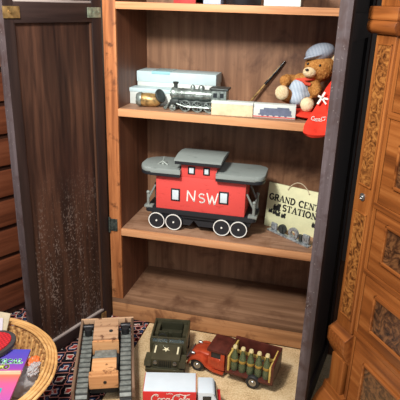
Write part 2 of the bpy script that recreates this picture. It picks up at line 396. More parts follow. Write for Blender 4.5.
# letters: strokes in a 0..w by 0..1 box, (points, thick?)
def serif(x, y, w=0.34): return ([(x - w / 2, y), (x + w / 2, y)], 0)
GL = {
 'G': (0.82, [(arc(0.42, 0.5, 0.36, 0.46, 50, 310), 1), ([(0.7, 0.14), (0.7, 0.46)], 1), ([(0.52, 0.46), (0.82, 0.46)], 0)]),
 'R': (0.8, [([(0.16, 0), (0.16, 1)], 1), (arc(0.36, 0.74, 0.28, 0.23, 90, -90), 1), ([(0.16, 0.97), (0.38, 0.97)], 0), ([(0.16, 0.5), (0.38, 0.5)], 0), ([(0.36, 0.5), (0.72, 0.02)], 1), serif(0.16, 0.03), serif(0.72, 0.03, 0.22)]),
 'A': (0.84, [([(0.42, 1), (0.74, 0)], 1), ([(0.42, 1), (0.1, 0)], 0), ([(0.2, 0.33), (0.64, 0.33)], 0), serif(0.1, 0.03), serif(0.74, 0.03)]),
 'N': (0.86, [([(0.16, 0), (0.16, 1)], 0), ([(0.14, 0.98), (0.72, 0.04)], 1), ([(0.72, 0), (0.72, 1)], 0), serif(0.16, 0.03), serif(0.72, 0.97)]),
 'D': (0.84, [([(0.16, 0), (0.16, 1)], 1), (arc(0.32, 0.5, 0.42, 0.47, 90, -90), 1), ([(0.06, 0.97), (0.34, 0.97)], 0), ([(0.06, 0.03), (0.34, 0.03)], 0)]),
 'C': (0.8, [(arc(0.42, 0.5, 0.36, 0.46, 50, 310), 1), ([(0.68, 0.7), (0.68, 0.96)], 0)]),
 'E': (0.74, [([(0.16, 0), (0.16, 1)], 1), ([(0.06, 0.97), (0.66, 0.97)], 0), ([(0.06, 0.03), (0.68, 0.03)], 0), ([(0.16, 0.52), (0.5, 0.52)], 0), ([(0.66, 0.78), (0.66, 0.97)], 0), ([(0.68, 0.03), (0.68, 0.26)], 0)]),
 'T': (0.78, [([(0.39, 0), (0.39, 1)], 1), ([(0.04, 0.97), (0.74, 0.97)], 0), ([(0.05, 0.76), (0.05, 0.97)], 0), ([(0.73, 0.76), (0.73, 0.97)], 0), serif(0.39, 0.03)]),
 'L': (0.7, [([(0.16, 0), (0.16, 1)], 1), ([(0.06, 0.03), (0.64, 0.03)], 0), ([(0.64, 0.03), (0.64, 0.28)], 0), serif(0.16, 0.97)]),
 'S': (0.66, [(arc(0.33, 0.74, 0.25, 0.23, 40, 270), 1), (arc(0.33, 0.27, 0.26, 0.24, 90, -140), 1)]),
 'I': (0.4, [([(0.2, 0), (0.2, 1)], 1), serif(0.2, 0.03), serif(0.2, 0.97)]),
 'O': (0.86, [(arc(0.43, 0.5, 0.36, 0.46, 0, 360, 20), 1)]),
 'U': (0.82, [([(0.12, 1), (0.12, 0.32)] + arc(0.41, 0.32, 0.29, 0.29, 180, 360) + [(0.7, 1)], 1)]),
 'M': (0.98, [([(0.12, 0), (0.12, 1), (0.48, 0.3), (0.84, 1), (0.84, 0)], 1)]),
 'P': (0.76, [([(0.14, 0), (0.14, 1)], 1), (arc(0.36, 0.73, 0.28, 0.25, 90, -90), 1), ([(0.14, 0.98), (0.38, 0.98)], 1), ([(0.14, 0.48), (0.38, 0.48)], 1)]),
 ' ': (0.5, []),
}
def write(text, h, mb, mat, thick=0.2, thin=0.09, gap=0.08, t=0.0006, even=False, bold=None):
    x = 0
    for ch in text:
        w, st = GL[ch]
        for pts, k in st:
            mb.ribbon([((x + p[0]) * h, p[1] * h) for p in pts], (thick if (k or even) else thin) * h, t, mat)
        x += w + gap
    return x * h
# flowing script of the drink's name, in units of its letter height
def script(h, mb, mat, w=0.11, t=0.0006):
    S = []
    def cap_c(x):
        S.append((arc(x + 0.55, 0.62, 0.52, 0.62, 62, 300, 22), 1.3))
        S.append((arc(x + 0.72, 1.05, 0.16, 0.16, -60, 200, 10), 0.9))
    cap_c(0)
    S.append(([(0.8, 0.12), (1.1, -0.18), (1.8, -0.26), (2.6, -0.2), (3.3, -0.34)], 0.7))
    S.append((arc(1.18, 0.3, 0.21, 0.28, 0, 360, 16), 1.1)); S.append(([(1.22, 0.58), (1.4, 0.5), (1.55, 0.52)], 0.7))
    S.append((arc(1.78, 0.3, 0.24, 0.29, 50, 320, 14), 1.1))
    S.append((arc(2.32, 0.3, 0.22, 0.28, 0, 360, 16), 1.1)); S.append(([(2.56, 0.6), (2.54, 0.1), (2.64, 0.02), (2.78, 0.14)], 1.1))
    S.append(([(2.82, 0.36), (3.06, 0.4)], 1.0))
    cap_c(3.0)
    S.append(([(3.5, 1.24), (3.9, 1.36), (4.4, 1.18), (4.9, 1.2), (5.3, 1.34)], 0.8))
    S.append((arc(4.2, 0.3, 0.21, 0.28, 0, 360, 16), 1.1))
    S.append(([(4.46, 0.2), (4.74, 0.7), (4.8, 1.02), (4.7, 1.1), (4.6, 0.9), (4.62, 0.15), (4.72, 0.03), (4.9, 0.18)], 1.0))
    S.append((arc(5.12, 0.3, 0.22, 0.28, 0, 360, 16), 1.1)); S.append(([(5.36, 0.6), (5.34, 0.1), (5.44, 0.02), (5.62, 0.2)], 1.1))
    for pts, k in S:
        mb.ribbon([((p[0] + 0.18 * p[1]) * h, p[1] * h) for p in pts], w * k * h, t, mat)
    return 5.8 * h

# local xy plane -> a plane facing -Y at (x, y, z) : x to the right, y up, normal towards -Y
def facing(loc, rz=0.0, tilt=0.0):
    return Matrix.Translation(V(loc)) @ Matrix.Rotation(rz, 4, 'Z') @ Matrix.Rotation(PI / 2 + tilt, 4, 'X')

# ---------------------------------------------------------------- setting
struct(MB().bb(-1.6, 1.9, -2.6, 0.83, -0.06, -0.006).build('floor', M['floor'], smooth=False))
struct(MB().bb(-1.6, 1.9, 0.75, 0.83, -0.006, 2.6).build('wall_back', M['wall'], smooth=False))
struct(MB().bb(-1.6, -1.5, -2.6, 0.75, -0.006, 2.6).build('wall_left', M['wall'], smooth=False))

rug = MB().bb(-1.2, 0.1, -1.3, 0.02, -0.006, 0.0, 0.002)
tag(rug.build('rug', M['rug'], None), 'red, black, navy and cream patterned rug beneath the basket and toy crawler', 'rug')
mat = MB().bb(0.104, 1.2, -1.3, -0.002, -0.006, 0.0, 0.002)
tag(mat.build('floor_mat', M['tan'], None), 'speckled tan mat in front of the cabinet under the toy trucks', 'mat')

# ---------------------------------------------------------------- cabinet
cab = thing('cabinet', 'tall worn wooden cabinet with open doors and shelves of toy trains', 'cabinet', (0, 0, 0))
ZA, ZB, ZC, ZT, TOP = 0.7787, 0.3604, 0.0807, 1.0994, 1.62
MB().bb(-0.042, 0.0, 0.012, 0.275, 0.0807, TOP).build('side_panel', M['side'], cab)
MB().bb(0.70, 0.745, 0.0, 0.275, 0.0, TOP).build('side_panel', M['side'], cab)
MB().bb(-0.042, 0.0, 0.0, 0.012, 0.0807, TOP, 0.002).build('stile', M['stile'], cab)
MB().bb(-0.042, 0.745, 0.275, 0.292, 0.0, TOP).build('back_panel', M['back'], cab)
for z, th in ((ZA, 0.024), (ZB, 0.025), (ZT, 0.021), (1.42, 0.022)):
    sh = MB().bb(0.0, 0.70, 0.012, 0.275, z - th, z, 0.0).build('shelf', M['shelf'], cab)
    MB().bb(0.0, 0.70, 0.0, 0.012, z - th, z, 0.002).build('shelf_front', M['shelf_edge'], sh)
bs = MB().bb(-0.042, 0.70, 0.0, 0.275, ZC - 0.018, ZC, 0.002).build('bottom_shelf', M['shelf_low'], cab)
MB().bb(-0.042, 0.70, 0.0, 0.018, 0.0, ZC - 0.018, 0.002).build('plinth', M['base_board'], cab)
MB().bb(-0.042, 0.745, 0.0, 0.292, TOP, TOP + 0.03, 0.004).build('top_board', M['side'], cab)

# left door, swung wide; local x runs to its free edge, +y is the inner face
LW = 0.352; DT = 0.026
ld = MB()
for z0, z1 in ((0.004, 0.045), (1.040, 1.092), (1.56, TOP)): pass
ld.bb(0, 0.038, -DT, 0, 0.004, TOP, 0.002); ld.bb(LW - 0.036, LW - 0.004, -DT, 0, 0.004, TOP, 0.002)
ldo = ld.build('door', M['door'], cab, loc=(-0.044, -0.004, 0), rot=(0, 0, math.radians(-109)))
ldo['label'] = 'dark door swung wide open on the left'
for z0, z1 in ((0.004, 0.045), (1.040, 1.092), (1.57, TOP)): MB().bb(0.038, LW - 0.036, -DT, -0.0005, z0, z1, 0.001).build('door_rail', M['door_rail'], ldo)
MB().bb(0.038, LW - 0.036, -DT + 0.006, -0.011, 0.045, 1.040).build('door_panel', M['panel'], ldo)
MB().bb(0.038, LW - 0.036, -DT + 0.006, -0.011, 1.092, 1.57).build('door_panel', M['panel'], ldo)
MB().bb(0.038, 0.20, -0.011, -0.002, 0.045, 0.0515, 0.001).build('moulding', M['mould'], ldo)
MB().bb(0.20, LW - 0.036, -0.011, -0.002, 0.045, 0.051, 0.001).build('moulding', M['mould'], ldo)
MB().bb(0.038, LW - 0.036, -0.011, -0.003, 1.092, 1.098, 0.001).build('moulding', M['mould'], ldo)
MB().bb(0.038, 0.043, -0.011, -0.004, 0.0515, 1.040, 0.001).build('moulding', M['mould_brown'], ldo)
MB().bb(LW - 0.004, LW, -DT, 0, 0.004, TOP, 0.001).build('door_edge', M['edge'], ldo)
h = MB().bb(0.003, 0.058, 0.0, 0.0025, 1.052, 1.081, 0.001)
for x in (0.012, 0.03, 0.048): h.cyl((x, 0.0025, 1.067), (x, 0.004, 1.067), 0.003, seg=10)
h.build('hinge', M['brass_green'], ldo)
h = MB().bb(LW - 0.052, LW - 0.002, 0.0, 0.004, 1.052, 1.081, 0.001); h.cyl((LW - 0.02, 0.004, 1.068), (LW - 0.02, 0.007, 1.068), 0.004, seg=10)
h.build('latch', M['brass'], ldo)
h = MB().bb(-0.040, -0.012, -0.003, 0.0, 0.35, 0.395, 0.001); h.cyl((-0.040, -0.004, 0.345), (-0.040, -0.004, 0.40), 0.004, seg=10)
for z in (0.36, 0.385): h.cyl((-0.025, -0.003, z), (-0.025, -0.0045, z), 0.003, seg=10)
h.build('hinge', M['dark_brass'], cab)
h = MB().bb(0.03, 0.055, 0.0, 0.003, 0.012, 0.04, 0.001); h.build('bracket', M['brass'], ldo)

# right door, standing out towards the viewer; +y is its outer face
RW = 0.352; RT = 0.028
rd = MB()
rd.bb(0, 0.05, -RT, 0, 0.004, TOP, 0.002); rd.bb(RW - 0.05, RW - 0.004, -RT, 0, 0.004, TOP, 0.002)
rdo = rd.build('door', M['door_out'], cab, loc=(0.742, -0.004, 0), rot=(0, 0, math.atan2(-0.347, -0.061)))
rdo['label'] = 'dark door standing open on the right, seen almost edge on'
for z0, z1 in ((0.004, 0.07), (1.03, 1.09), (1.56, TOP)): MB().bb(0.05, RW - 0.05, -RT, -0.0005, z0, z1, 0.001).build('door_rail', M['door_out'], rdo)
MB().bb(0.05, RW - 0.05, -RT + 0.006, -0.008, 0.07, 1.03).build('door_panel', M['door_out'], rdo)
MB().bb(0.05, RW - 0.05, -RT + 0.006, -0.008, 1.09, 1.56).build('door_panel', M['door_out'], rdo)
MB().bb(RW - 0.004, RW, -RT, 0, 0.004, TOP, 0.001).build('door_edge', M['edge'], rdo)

# ---------------------------------------------------------------- carved dresser at right
TH = math.radians(-56.4)
dr = thing('dresser', 'carved golden oak dresser with burl panels, beside the cabinet at right', 'dresser', (0.738, -0.3, 0), (0, 0, TH))
MB().bb(0.0, 0.95, 0.02, 0.42, 0.0, 1.5).build('carcass', M['oak_side'], dr)
b = MB()
for z0, z1 in ((0.0, 0.035), (0.324, 0.337), (0.502, 0.515), (0.671, 0.685), (0.880, 0.894), (1.10, 1.12), (1.47, 1.5)): b.bb(0.07, 0.95, 0.004, 0.02, z0, z1, 0.001)
b.build('front_rail', M['oak'], dr)
p = MB().bb(0.0, 0.066, 0.0, 0.02, 0.32, 1.056, 0.003); p.bb(0.066, 0.078, 0.006, 0.02, 0.0, 1.5, 0.002); p.bb(0.0, 0.066, 0.0, 0.02, 1.106, 1.5, 0.003)
pil = p.build('pilaster', M['oak_v'], dr)
for z0, z1 in ((0.715, 1.028), (0.36, 0.642)):
    f = MB()
    f.bb(0.010, 0.0135, -0.003, 0.001, z0 - 0.004, z1 + 0.004, 0.001); f.bb(0.0555, 0.059, -0.003, 0.001, z0 - 0.004, z1 + 0.004, 0.001)
    f.bb(0.010, 0.059, -0.003, 0.001, z1, z1 + 0.004, 0.001); f.bb(0.010, 0.059, -0.003, 0.001, z0 - 0.004, z0, 0.001)
    f.build('inlay_frame', M['oak_v'], pil)
    MB().bb(0.0135, 0.0555, -0.001, 0.003, z0, z1).build('inlay_panel', M['burl_light'], pil)
MB().lathe([(0.0, 0.0), (0.009, 0.0), (0.0095, 0.003), (0.006, 0.004), (0.005, 0.003), (0.003, 0.006), (0.0, 0.0065)], (0.033, 0.0005, 0.684), (0, -1, 0), 20).build('rosette', M['chrome'], pil)
c = MB(); c.bb(-0.016, 0.082, -0.018, 0.02, 1.078, 1.106, 0.004); c.bb(-0.010, 0.076, -0.012, 0.02, 1.064, 1.08, 0.002)
c.cyl((-0.014, -0.004, 1.066), (0.080, -0.004, 1.066), 0.016, seg=20, bev=0.003)
c.build('capital', M['oak'], dr)
c = MB()
c.prism([(0.0, 0.0), (-0.012, 0.0), (-0.030, 0.03), (-0.040, 0.05), (-0.040, 0.085), (-0.010, 0.10), (0.0, 0.11)], 0.076, Matrix(((0, 0, 1, -0.006), (1, 0, 0, 0.02), (0, 1, 0, 0.22), (0, 0, 0, 1))), 0.002)
for k in range(5): c.bb(0.004 + k * 0.013, 0.008 + k * 0.013, -0.0225, -0.018, 0.275, 0.302, 0.001)
c.build('corbel', M['oak'], dr)
c = MB().bb(0.006, 0.060, -0.004, 0.02, 0.12, 0.23, 0.002); c.build('pilaster_shaft', M['oak_v'], dr)
c = MB()
c.prism([(0.02, 0.0), (-0.045, 0.0), (-0.045, 0.05), (-0.036, 0.058), (-0.032, 0.075), (-0.022, 0.09), (-0.008, 0.10), (-0.006, 0.125), (0.02, 0.125)], 0.088, Matrix(((0, 0, 1, -0.012), (1, 0, 0, 0), (0, 1, 0, 0), (0, 0, 0, 1))), 0.002)
c.build('pilaster_base', M['oak'], dr)
for z0, z1, a0, a1 in ((0.037, 0.323, 0.085, 0.279), (0.338, 0.501, 0.369, 0.470), (0.516, 0.670, 0.553, 0.650), (0.686, 0.879, 0.735, 0.834), (0.895, 1.099, 0.945, 1.05), (1.121, 1.468, 1.18, 1.41)):
    d = MB().bb(0.080, 0.94, 0.006, 0.02, z0, z1, 0.002).build('drawer', M['oak'], dr)
    for s0, s1 in (((0.125, 0.42), (0.60, 0.90)) if z0 < 0.8 else ((0.118, 0.42), (0.60, 0.90))):
        f = MB(); w = 0.007
        f.bb(s0, s1, -0.001, 0.007, a1 - w, a1, 0.002); f.bb(s0, s1, -0.001, 0.007, a0, a0 + w, 0.002)
        f.bb(s0, s0 + w, -0.001, 0.007, a0, a1, 0.002); f.bb(s1 - w, s1, -0.001, 0.007, a0, a1, 0.002)
        f.build('panel_frame', M['oak'], d)
        MB().bb(s0 + w, s1 - w, 0.0035, 0.007, a0 + w, a1 - w).build('burl_panel', M['burl'], d)
    MB().lathe([(0, 0), (0.006, 0), (0.006, 0.012), (0.014, 0.02), (0.012, 0.028), (0, 0.03)], (0.51, 0.007, (z0 + z1) / 2), (0, -1, 0), 20).build('knob', M['brass'], d)
MB().bb(-0.02, 0.97, -0.02, 0.44, 1.5, 1.53, 0.006).build('top_board', M['oak'], dr)

# ---------------------------------------------------------------- chest behind the left door
CTH = math.atan2(0.9, 0.44)
ch = thing('chest_of_drawers', 'red brown chest of drawers behind the open left door', 'chest', (-0.35, 0, 0), (0, 0, CTH))
MB().bb(-0.38, 0.30, 0.012, 0.30, 0.0, 1.02).build('carcass', M['chest_dark'], ch)
MB().bb(-0.40, 0.32, -0.008, 0.31, 1.02, 1.05, 0.005).build('top_board', M['chest'], ch)
zs = [0.02 + 0.108 * k for k in range(10)]
for z0, z1 in zip(zs, zs[1:]):
    d = MB().bb(-0.36, 0.28, 0.0, 0.014, z0 + 0.008, z1 - 0.008, 0.006).build('drawer', M['chest'], ch)
    MB().lathe([(0, 0), (0.004, 0), (0.004, 0.01), (0.01, 0.016), (0, 0.022)], (-0.04, 0.0, (z0 + z1) / 2), (0, -1, 0), 16).build('knob', M['brass'], d)

# ---------------------------------------------------------------- caboose
cb = thing('toy_caboose', 'red wooden toy caboose lettered NSW on the middle shelf', 'toy train', (0.262, 0.052, ZB), (0, 0, math.radians(1.5)))
BX0, BX1, BD = -0.150, 0.157, 0.105           # body extent in x, depth in y
MB().bb(BX0, BX1, 0.0, BD, 0.076, 0.203, 0.002).build('body', M['cab_red'], cb)
def round_slab(x0, x1, y0, y1, z0, z1, rl, rr, bev):
    pts = []
    for cx, cy, r, a in ((x1 - rr, y1 - rr, rr, 0), (x0 + rl, y1 - rl, rl, 90), (x0 + rl, y0 + rl, rl, 180), (x1 - rr, y0 + rr, rr, 270)):
        pts += arc(cx, cy, r, r, a, a + 90, 6) if r > 1e-4 else [(cx, cy)]
    return MB().prism(pts, z1 - z0, Matrix.Translation((0, 0, z0)), bev)
CY0, CY1 = -0.012, BD + 0.012
fl = round_slab(-0.188, 0.196, -0.004, BD + 0.004, 0.060, 0.076, 0.012, 0.012, 0.002); fl.bb(-0.165, 0.178, 0.004, BD - 0.004, 0.040, 0.060, 0.002)
for x0 in (-0.065, 0.02):
    pass
fl.prism([(-0.078, 0.0), (-0.03, 0.0), (-0.016, 0.02), (0.0, 0.0), (0.07, 0.0), (0.07, 0.026), (-0.078, 0.026)][::1], 0.01, Matrix(((1, 0, 0, 0.0), (0, 0, -1, 0.014), (0, 1, 0, 0.022), (0, 0, 0, 1))))
frame = fl.build('underframe', M['cab_black'], cb)
# roofs with a black underside strip
for x0, x1, rl, rr in ((-0.208, -0.062, 0.045, 0.0005), (0.058, 0.216, 0.0005, 0.03)):
    rf = round_slab(x0, x1, -0.018, BD + 0.02, 0.208, 0.2245, rl, rr, 0.005).build('roof', M['cab_grey'], cb)
    round_slab(x0, x1, -0.018, BD + 0.02, 0.198, 0.208, rl, rr, 0.0015).build('roof_edge', M['cab_black'], rf)
s = MB()
s.tube([(-0.155, 0.03, 0.222), (-0.135, 0.03, 0.236), (-0.118, 0.03, 0.224)], 0.0035, 8); s.tube([(-0.135, 0.03, 0.232), (-0.130, 0.03, 0.252)], 0.003, 8); s.ball((-0.135, 0.03, 0.226), 0.006)
s.build('chimney', M['grey_paint'], cb)
cu = MB().bb(-0.062, 0.058, -0.001, BD + 0.001, 0.198, 0.247, 0.001).build('cupola', M['cab_red'], cb)
rf = MB().prism([(-0.022, 0.0), (BD + 0.022, 0.0), (BD + 0.022, 0.006), (BD * 0.75, 0.013), (BD * 0.25, 0.013), (-0.022, 0.006)], 0.158, Matrix(((0, 0, 1, -0.082), (1, 0, 0, 0), (0, 1, 0, 0.256), (0, 0, 0, 1))), 0.002).build('cupola_roof', M['cab_grey'], cb)
MB().bb(-0.080, 0.074, -0.020, BD + 0.020, 0.245, 0.256, 0.001).build('roof_edge', M['cab_black'], rf)
for cx, cz, w, hh in ((-0.081, 0.131, 0.022, 0.034), (0.085, 0.137, 0.023, 0.034), (-0.027, 0.222, 0.015, 0.018), (0.024, 0.223, 0.013, 0.017)):
    wf = MB().box((cx, -0.001, cz), (w + 0.010, 0.003, hh + 0.010), None, 0.002).build('window', M['cab_black'], cb)
    MB().box((cx, -0.0028, cz), (w, 0.0012, hh), None, 0.0004).build('window_pane', M['window_paint'], wf)
L = MB()
def hand(pts, x0, z0, sx, sz): L.ribbon([(x0 + a * sx, z0 + b * sz) for a, b in pts], 0.0044, 0.0008, facing((0, -0.0006, 0)))
hand([(0.0, 0.0), (0.05, 1.0), (0.9, 0.03), (1.0, 1.05)], -0.040, 0.113, 0.027, 0.037)
hand(arc(0.5, 0.76, 0.42, 0.25, 35, 270, 10) + arc(0.5, 0.25, 0.45, 0.26, 90, -140, 10), 0.000, 0.113, 0.021, 0.030)
hand([(0.0, 1.0), (0.3, 0.0), (0.52, 0.8), (0.78, 0.0), (1.08, 1.05)], 0.028, 0.110, 0.034, 0.038)
L.build('lettering', M['white_paint'], cb)
def wheel(parent, c, r, w, tyre, rim, hub, ax=(0, -1, 0), rw=0.14):
    a = V(ax); c = V(c)
    t = MB().lathe([(0, -w / 2), (r * 0.93, -w / 2), (r, -w * 0.3), (r, w * 0.3), (r * 0.93, w / 2), (0, w / 2)], c, a, 28).build('wheel', tyre, parent)
    MB().lathe([(r * (0.93 - rw), w / 2 - 0.0005), (r * (0.93 - rw), w / 2 + 0.0014), (r * 0.94, w / 2 + 0.0014), (r * 0.94, w / 2 - 0.0005)], c, a, 28).build('wheel_rim', rim, t)
    MB().lathe([(0, w / 2 - 0.0005), (0, w / 2 + 0.003), (r * hub, w / 2 + 0.0025), (r * hub, w / 2 - 0.0005)][::-1], c, a, 14).build('hub', rim, t)
    return t
for x in (-0.147, -0.086, 0.083, 0.141):
    wheel(cb, (x, 0.002, 0.031), 0.031, 0.014, M['cab_black'], M['white_paint'], 0.10, rw=0.085)
for x in (-0.147, -0.086, 0.083, 0.141):
    wheel(cb, (x, BD - 0.002, 0.031), 0.031, 0.014, M['cab_black'], M['white_paint'], 0.10, (0, 1, 0), rw=0.085)
for sx, x0 in ((-1, BX0), (1, BX1)):
    r = MB()
    for y in (0.006, BD - 0.006):
        r.tube([(x0 + sx * 0.030, y, 0.074), (x0 + sx * 0.030, y, 0.125)], 0.005, 8); r.ball((x0 + sx * 0.030, y, 0.128), 0.0065)
        r.tube([(x0 + sx * 0.030, y, 0.104), (x0 + sx * 0.004, y, 0.156)], 0.0035, 8)
    r.tube([(x0 + sx * 0.030, 0.006, 0.118), (x0 + sx * 0.030, BD - 0.006, 0.118)], 0.003, 8)
    r.bb(min(x0 + sx * 0.012, x0 + sx * 0.042), max(x0 + sx * 0.012, x0 + sx * 0.042), -0.004, 0.02, 0.074, 0.083, 0.002)
    r.build('railing', M['grey_paint'], cb)

# ---------------------------------------------------------------- station sign
sg = thing('station_sign', 'cream GRAND CENTRAL STATION sign with a string hanger, beside the caboose', 'sign', (0.578, 0.158, ZB), (0, math.radians(1.0), math.radians(-16.5)))
ang = math.radians(-5)
R_ = Matrix.Rotation(ang, 4, 'X')
def onsign(mb_fn, name, mat_, par=None):
    mb = MB(); mb_fn(mb); bmesh.ops.transform(mb.bm, matrix=R_, verts=mb.bm.verts[:]); return mb.build(name, mat_, par or sg)
SW, SH = 0.222, 0.160
onsign(lambda m: m.bb(-SW / 2, SW / 2, 0.0, 0.006, 0.0, SH, 0.001), 'board', M['sign'])
def txt(m):
    write('GRAND CENTRAL', 0.0225, m, facing((-0.104, -0.0004, 0.100)) @ Matrix.Rotation(math.radians(-2), 4, 'Z'), 0.22, 0.10, 0.04)
    write('STATION', 0.0225, m, facing((-0.050, -0.0004, 0.068)) @ Matrix.Rotation(math.radians(-2), 4, 'Z'), 0.22, 0.10, 0.06)
onsign(txt, 'lettering', M['ink'])
def loco_icon(x, z, k):
    def f(m):
        q = facing((x, -0.0004, z))
        for a, b2, c2, d2 in ((0, 0.9, 0.3, 0.75), (0.05, 0.2, 0.75, 1.0), (0.62, 1.0, 0.75, 1.15), (-0.12, 1.05, 0.14, 0.3), (0.42, 0.52, 0.75, 0.9)):
            m.ribbon([(a * k, (c2 + d2) / 2 * k), (b2 * k, (c2 + d2) / 2 * k)], (d2 - c2) * k, 0.0006, q)
        for cx in (0.1, 0.42, 0.8): m.cyl(q @ V((cx * k, 0.08 * k, 0)), q @ V((cx * k, 0.08 * k, 0.0005)), 0.15 * k, seg=12)
    return f
for x, z, k in ((-0.082, 0.062, 0.024), (-0.099, 0.052, 0.013), (-0.083, 0.049, 0.013), (-0.070, 0.045, 0.014), (-0.050, 0.043, 0.015), (0.064, 0.036, 0.018)):
    onsign(loco_icon(x, z, k), 'train_motif', M['ink'])
def strf(m):
    pts = [(-0.038 + 0.076 * k / 14, -0.002 - 0.004 * math.sin(PI * k / 14), 0.150 + 0.030 * math.sin(PI * k / 14) ** 0.8) for k in range(15)]
    m.tube(pts, 0.0017, 6)
    for x in (-0.038, 0.038): m.ball((x, -0.001, 0.149), 0.003)
onsign(strf, 'string_hanger', M['string'])

# silver trinket in front of the sign
tk = thing('silver_trinket', 'small silver metal trinket of linked pieces lying before the cream sign', 'trinket', (0.566, 0.104, ZB), (0, 0, math.radians(-36)))
m = MB().bb(-0.092, 0.092, -0.008, 0.010, 0.0, 0.006, 0.002)
m.build('base', M['trinket'], tk)
m = MB()
m.box((-0.068, 0.004, 0.019), (0.026, 0.008, 0.028), None, 0.004); m.box((-0.068, -0.002, 0.02), (0.014, 0.006, 0.014), None, 0.003); m.build('link', M['trinket'], tk)
m = MB(); m.cyl((-0.030, 0.009, 0.022), (-0.030, -0.001, 0.022), 0.017, seg=20, bev=0.002); m.box((-0.030, -0.003, 0.022), (0.012, 0.006, 0.022), None, 0.003); m.build('link', M['pewter_dark'], tk)
m = MB().lathe([(0.010, -0.005), (0.010, 0.005), (0.020, 0.005), (0.021, 0.0), (0.020, -0.005), (0.010, -0.005)], (0.020, 0.003, 0.024), (0, -1, 0), 24); m.build('link', M['trinket'], tk)
m = MB(); m.box((0.050, 0.004, 0.018), (0.012, 0.008, 0.026), None, 0.003); m.build('link', M['pewter_dark'], tk)
m = MB(); m.box((0.074, 0.004, 0.022), (0.028, 0.010, 0.034), None, 0.005); m.cyl((0.074, 0.0, 0.026), (0.074, -0.004, 0.026), 0.008, seg=14); m.build('link', M['trinket'], tk)

# ---------------------------------------------------------------- upper shelf
bx = thing('carton', 'long pale blue and white carton at the back of the upper shelf', 'box', (0.155, 0.215, ZA), (0, 0, math.radians(1)))
MB().bb(-0.152, 0.122, -0.045, 0.045, 0.0, 0.072, 0.002).build('tray', M['card_white'], bx)
MB().bb(-0.154, 0.124, -0.047, 0.047, 0.066, 0.102, 0.003).build('lid', M['card_blue'], bx)
MB().bb(-0.10, -0.035, -0.0485, 0.048, 0.094, 0.1035, 0.001).build('tape', M['card_tape'], bx)
bx = thing('carton', 'shorter white carton in front of the long pale blue one', 'box', (0.108, 0.132, ZA), (0, 0, math.radians(1)))
MB().bb(-0.108, 0.108, -0.026, 0.028, 0.0, 0.046, 0.002).build('tray', M['card_white'], bx)
MB().bb(-0.1095, 0.1095, -0.0275, 0.0295, 0.040, 0.0535, 0.002).build('lid', M['card_blue'], bx)

# brass trinket
g = thing('brass_trinket', 'small tarnished brass trinket with a dark round disc on the upper shelf', 'trinket', (0.082, 0.072, ZA), (0, 0, math.radians(8)))
g.scale = (1.15, 1.15, 1.15)
MB().lathe([(0, -0.036), (0.014, -0.034), (0.019, -0.024), (0.0195, 0.0), (0.018, 0.018), (0.012, 0.030), (0, 0.034)], (0, 0, 0.0195), (1, 0, 0), 24).build('body', M['gold'], g)
MB().lathe([(0.010, -0.037), (0.016, -0.037), (0.0205, -0.028), (0.0205, -0.022), (0.012, -0.0225)], (0, 0, 0.0205), (1, 0, 0), 24).build('end_cap', M['pewter'], g)
MB().lathe([(0, 0), (0.019, 0.0), (0.020, 0.003), (0.019, 0.006), (0, 0.007)], (0.030, -0.006, 0.032), (0.75, -0.35, 0.35), 24).build('disc', M['pewter_dark'], g)

# pewter locomotive, facing left
lo = thing('toy_locomotive', 'silver pewter steam locomotive on the upper shelf in front of the white cartons', 'toy train', (0.248, 0.062, ZA), (0, 0, math.radians(1)))
m = MB().cyl((-0.074, 0, 0.051), (0.046, 0, 0.051), 0.0185, seg=24, bev=0.002)
for x in (-0.05, -0.02, 0.012): m.cyl((x - 0.002, 0, 0.051), (x + 0.002, 0, 0.051), 0.0195, seg=24)
m.tube([(-0.066, -0.019, 0.056), (0.045, -0.019, 0.056)], 0.0016, 6); m.box((-0.010, -0.0175, 0.048), (0.06, 0.004, 0.008), None, 0.002)
m.build('boiler', M['pewter'], lo)
m = MB().cyl((-0.086, 0, 0.051), (-0.072, 0, 0.051), 0.0205, seg=24, bev=0.003); m.cyl((-0.091, 0, 0.051), (-0.086, 0, 0.051), 0.009, seg=16); m.build('smokebox', M['pewter'], lo)
MB().lathe([(0, 0), (0.0065, 0), (0.006, 0.012), (0.009, 0.018), (0.009, 0.021), (0, 0.021)], (-0.074, 0, 0.067), (0, 0, 1), 18).build('chimney', M['pewter_dark'], lo)
for x, r in ((-0.018, 0.008), (0.010, 0.0105)):
    MB().lathe([(0, -0.004), (r, -0.004), (r, 0.007), (r * 0.7, 0.013), (0, 0.0155)], (x, 0, 0.067), (0, 0, 1), 18).build('dome', M['pewter'], lo)
m = MB().bb(0.046, 0.094, -0.023, 0.023, 0.026, 0.072, 0.002); m.build('cab', M['pewter'], lo)
MB().bb(0.040, 0.100, -0.027, 0.027, 0.072, 0.079, 0.003).build('cab_roof', M['pewter_dark'], lo)
w_ = MB()
for x in (0.059, 0.080): w_.box((x, -0.0232, 0.057), (0.012, 0.001, 0.014))
w_.build('cab_window', M['dark_glass'], lo)
m = MB().bb(-0.088, 0.094, -0.019, 0.019, 0.018, 0.034, 0.002); m.bb(-0.080, -0.058, -0.024, 0.024, 0.020, 0.036, 0.003); m.build('underframe', M['pewter_dark'], lo)
def spoked(parent, c, r, w, ax=-1):
    m = MB(); c = V(c)
    m.lathe([(r * 0.78, -w / 2), (r, -w / 2), (r, w / 2), (r * 0.78, w / 2), (r * 0.78, -w / 2)], c, (0, ax, 0), 22)
    m.cyl(c - V((0, w / 2, 0)), c + V((0, w / 2, 0)), r * 0.28, seg=12)
    for k in range(8):
        a = k * PI / 4; m.tube([c, c + V((math.cos(a) * r * 0.85, 0, math.sin(a) * r * 0.85))], r * 0.07, 6)
    return m.build('wheel', M['pewter'], parent)
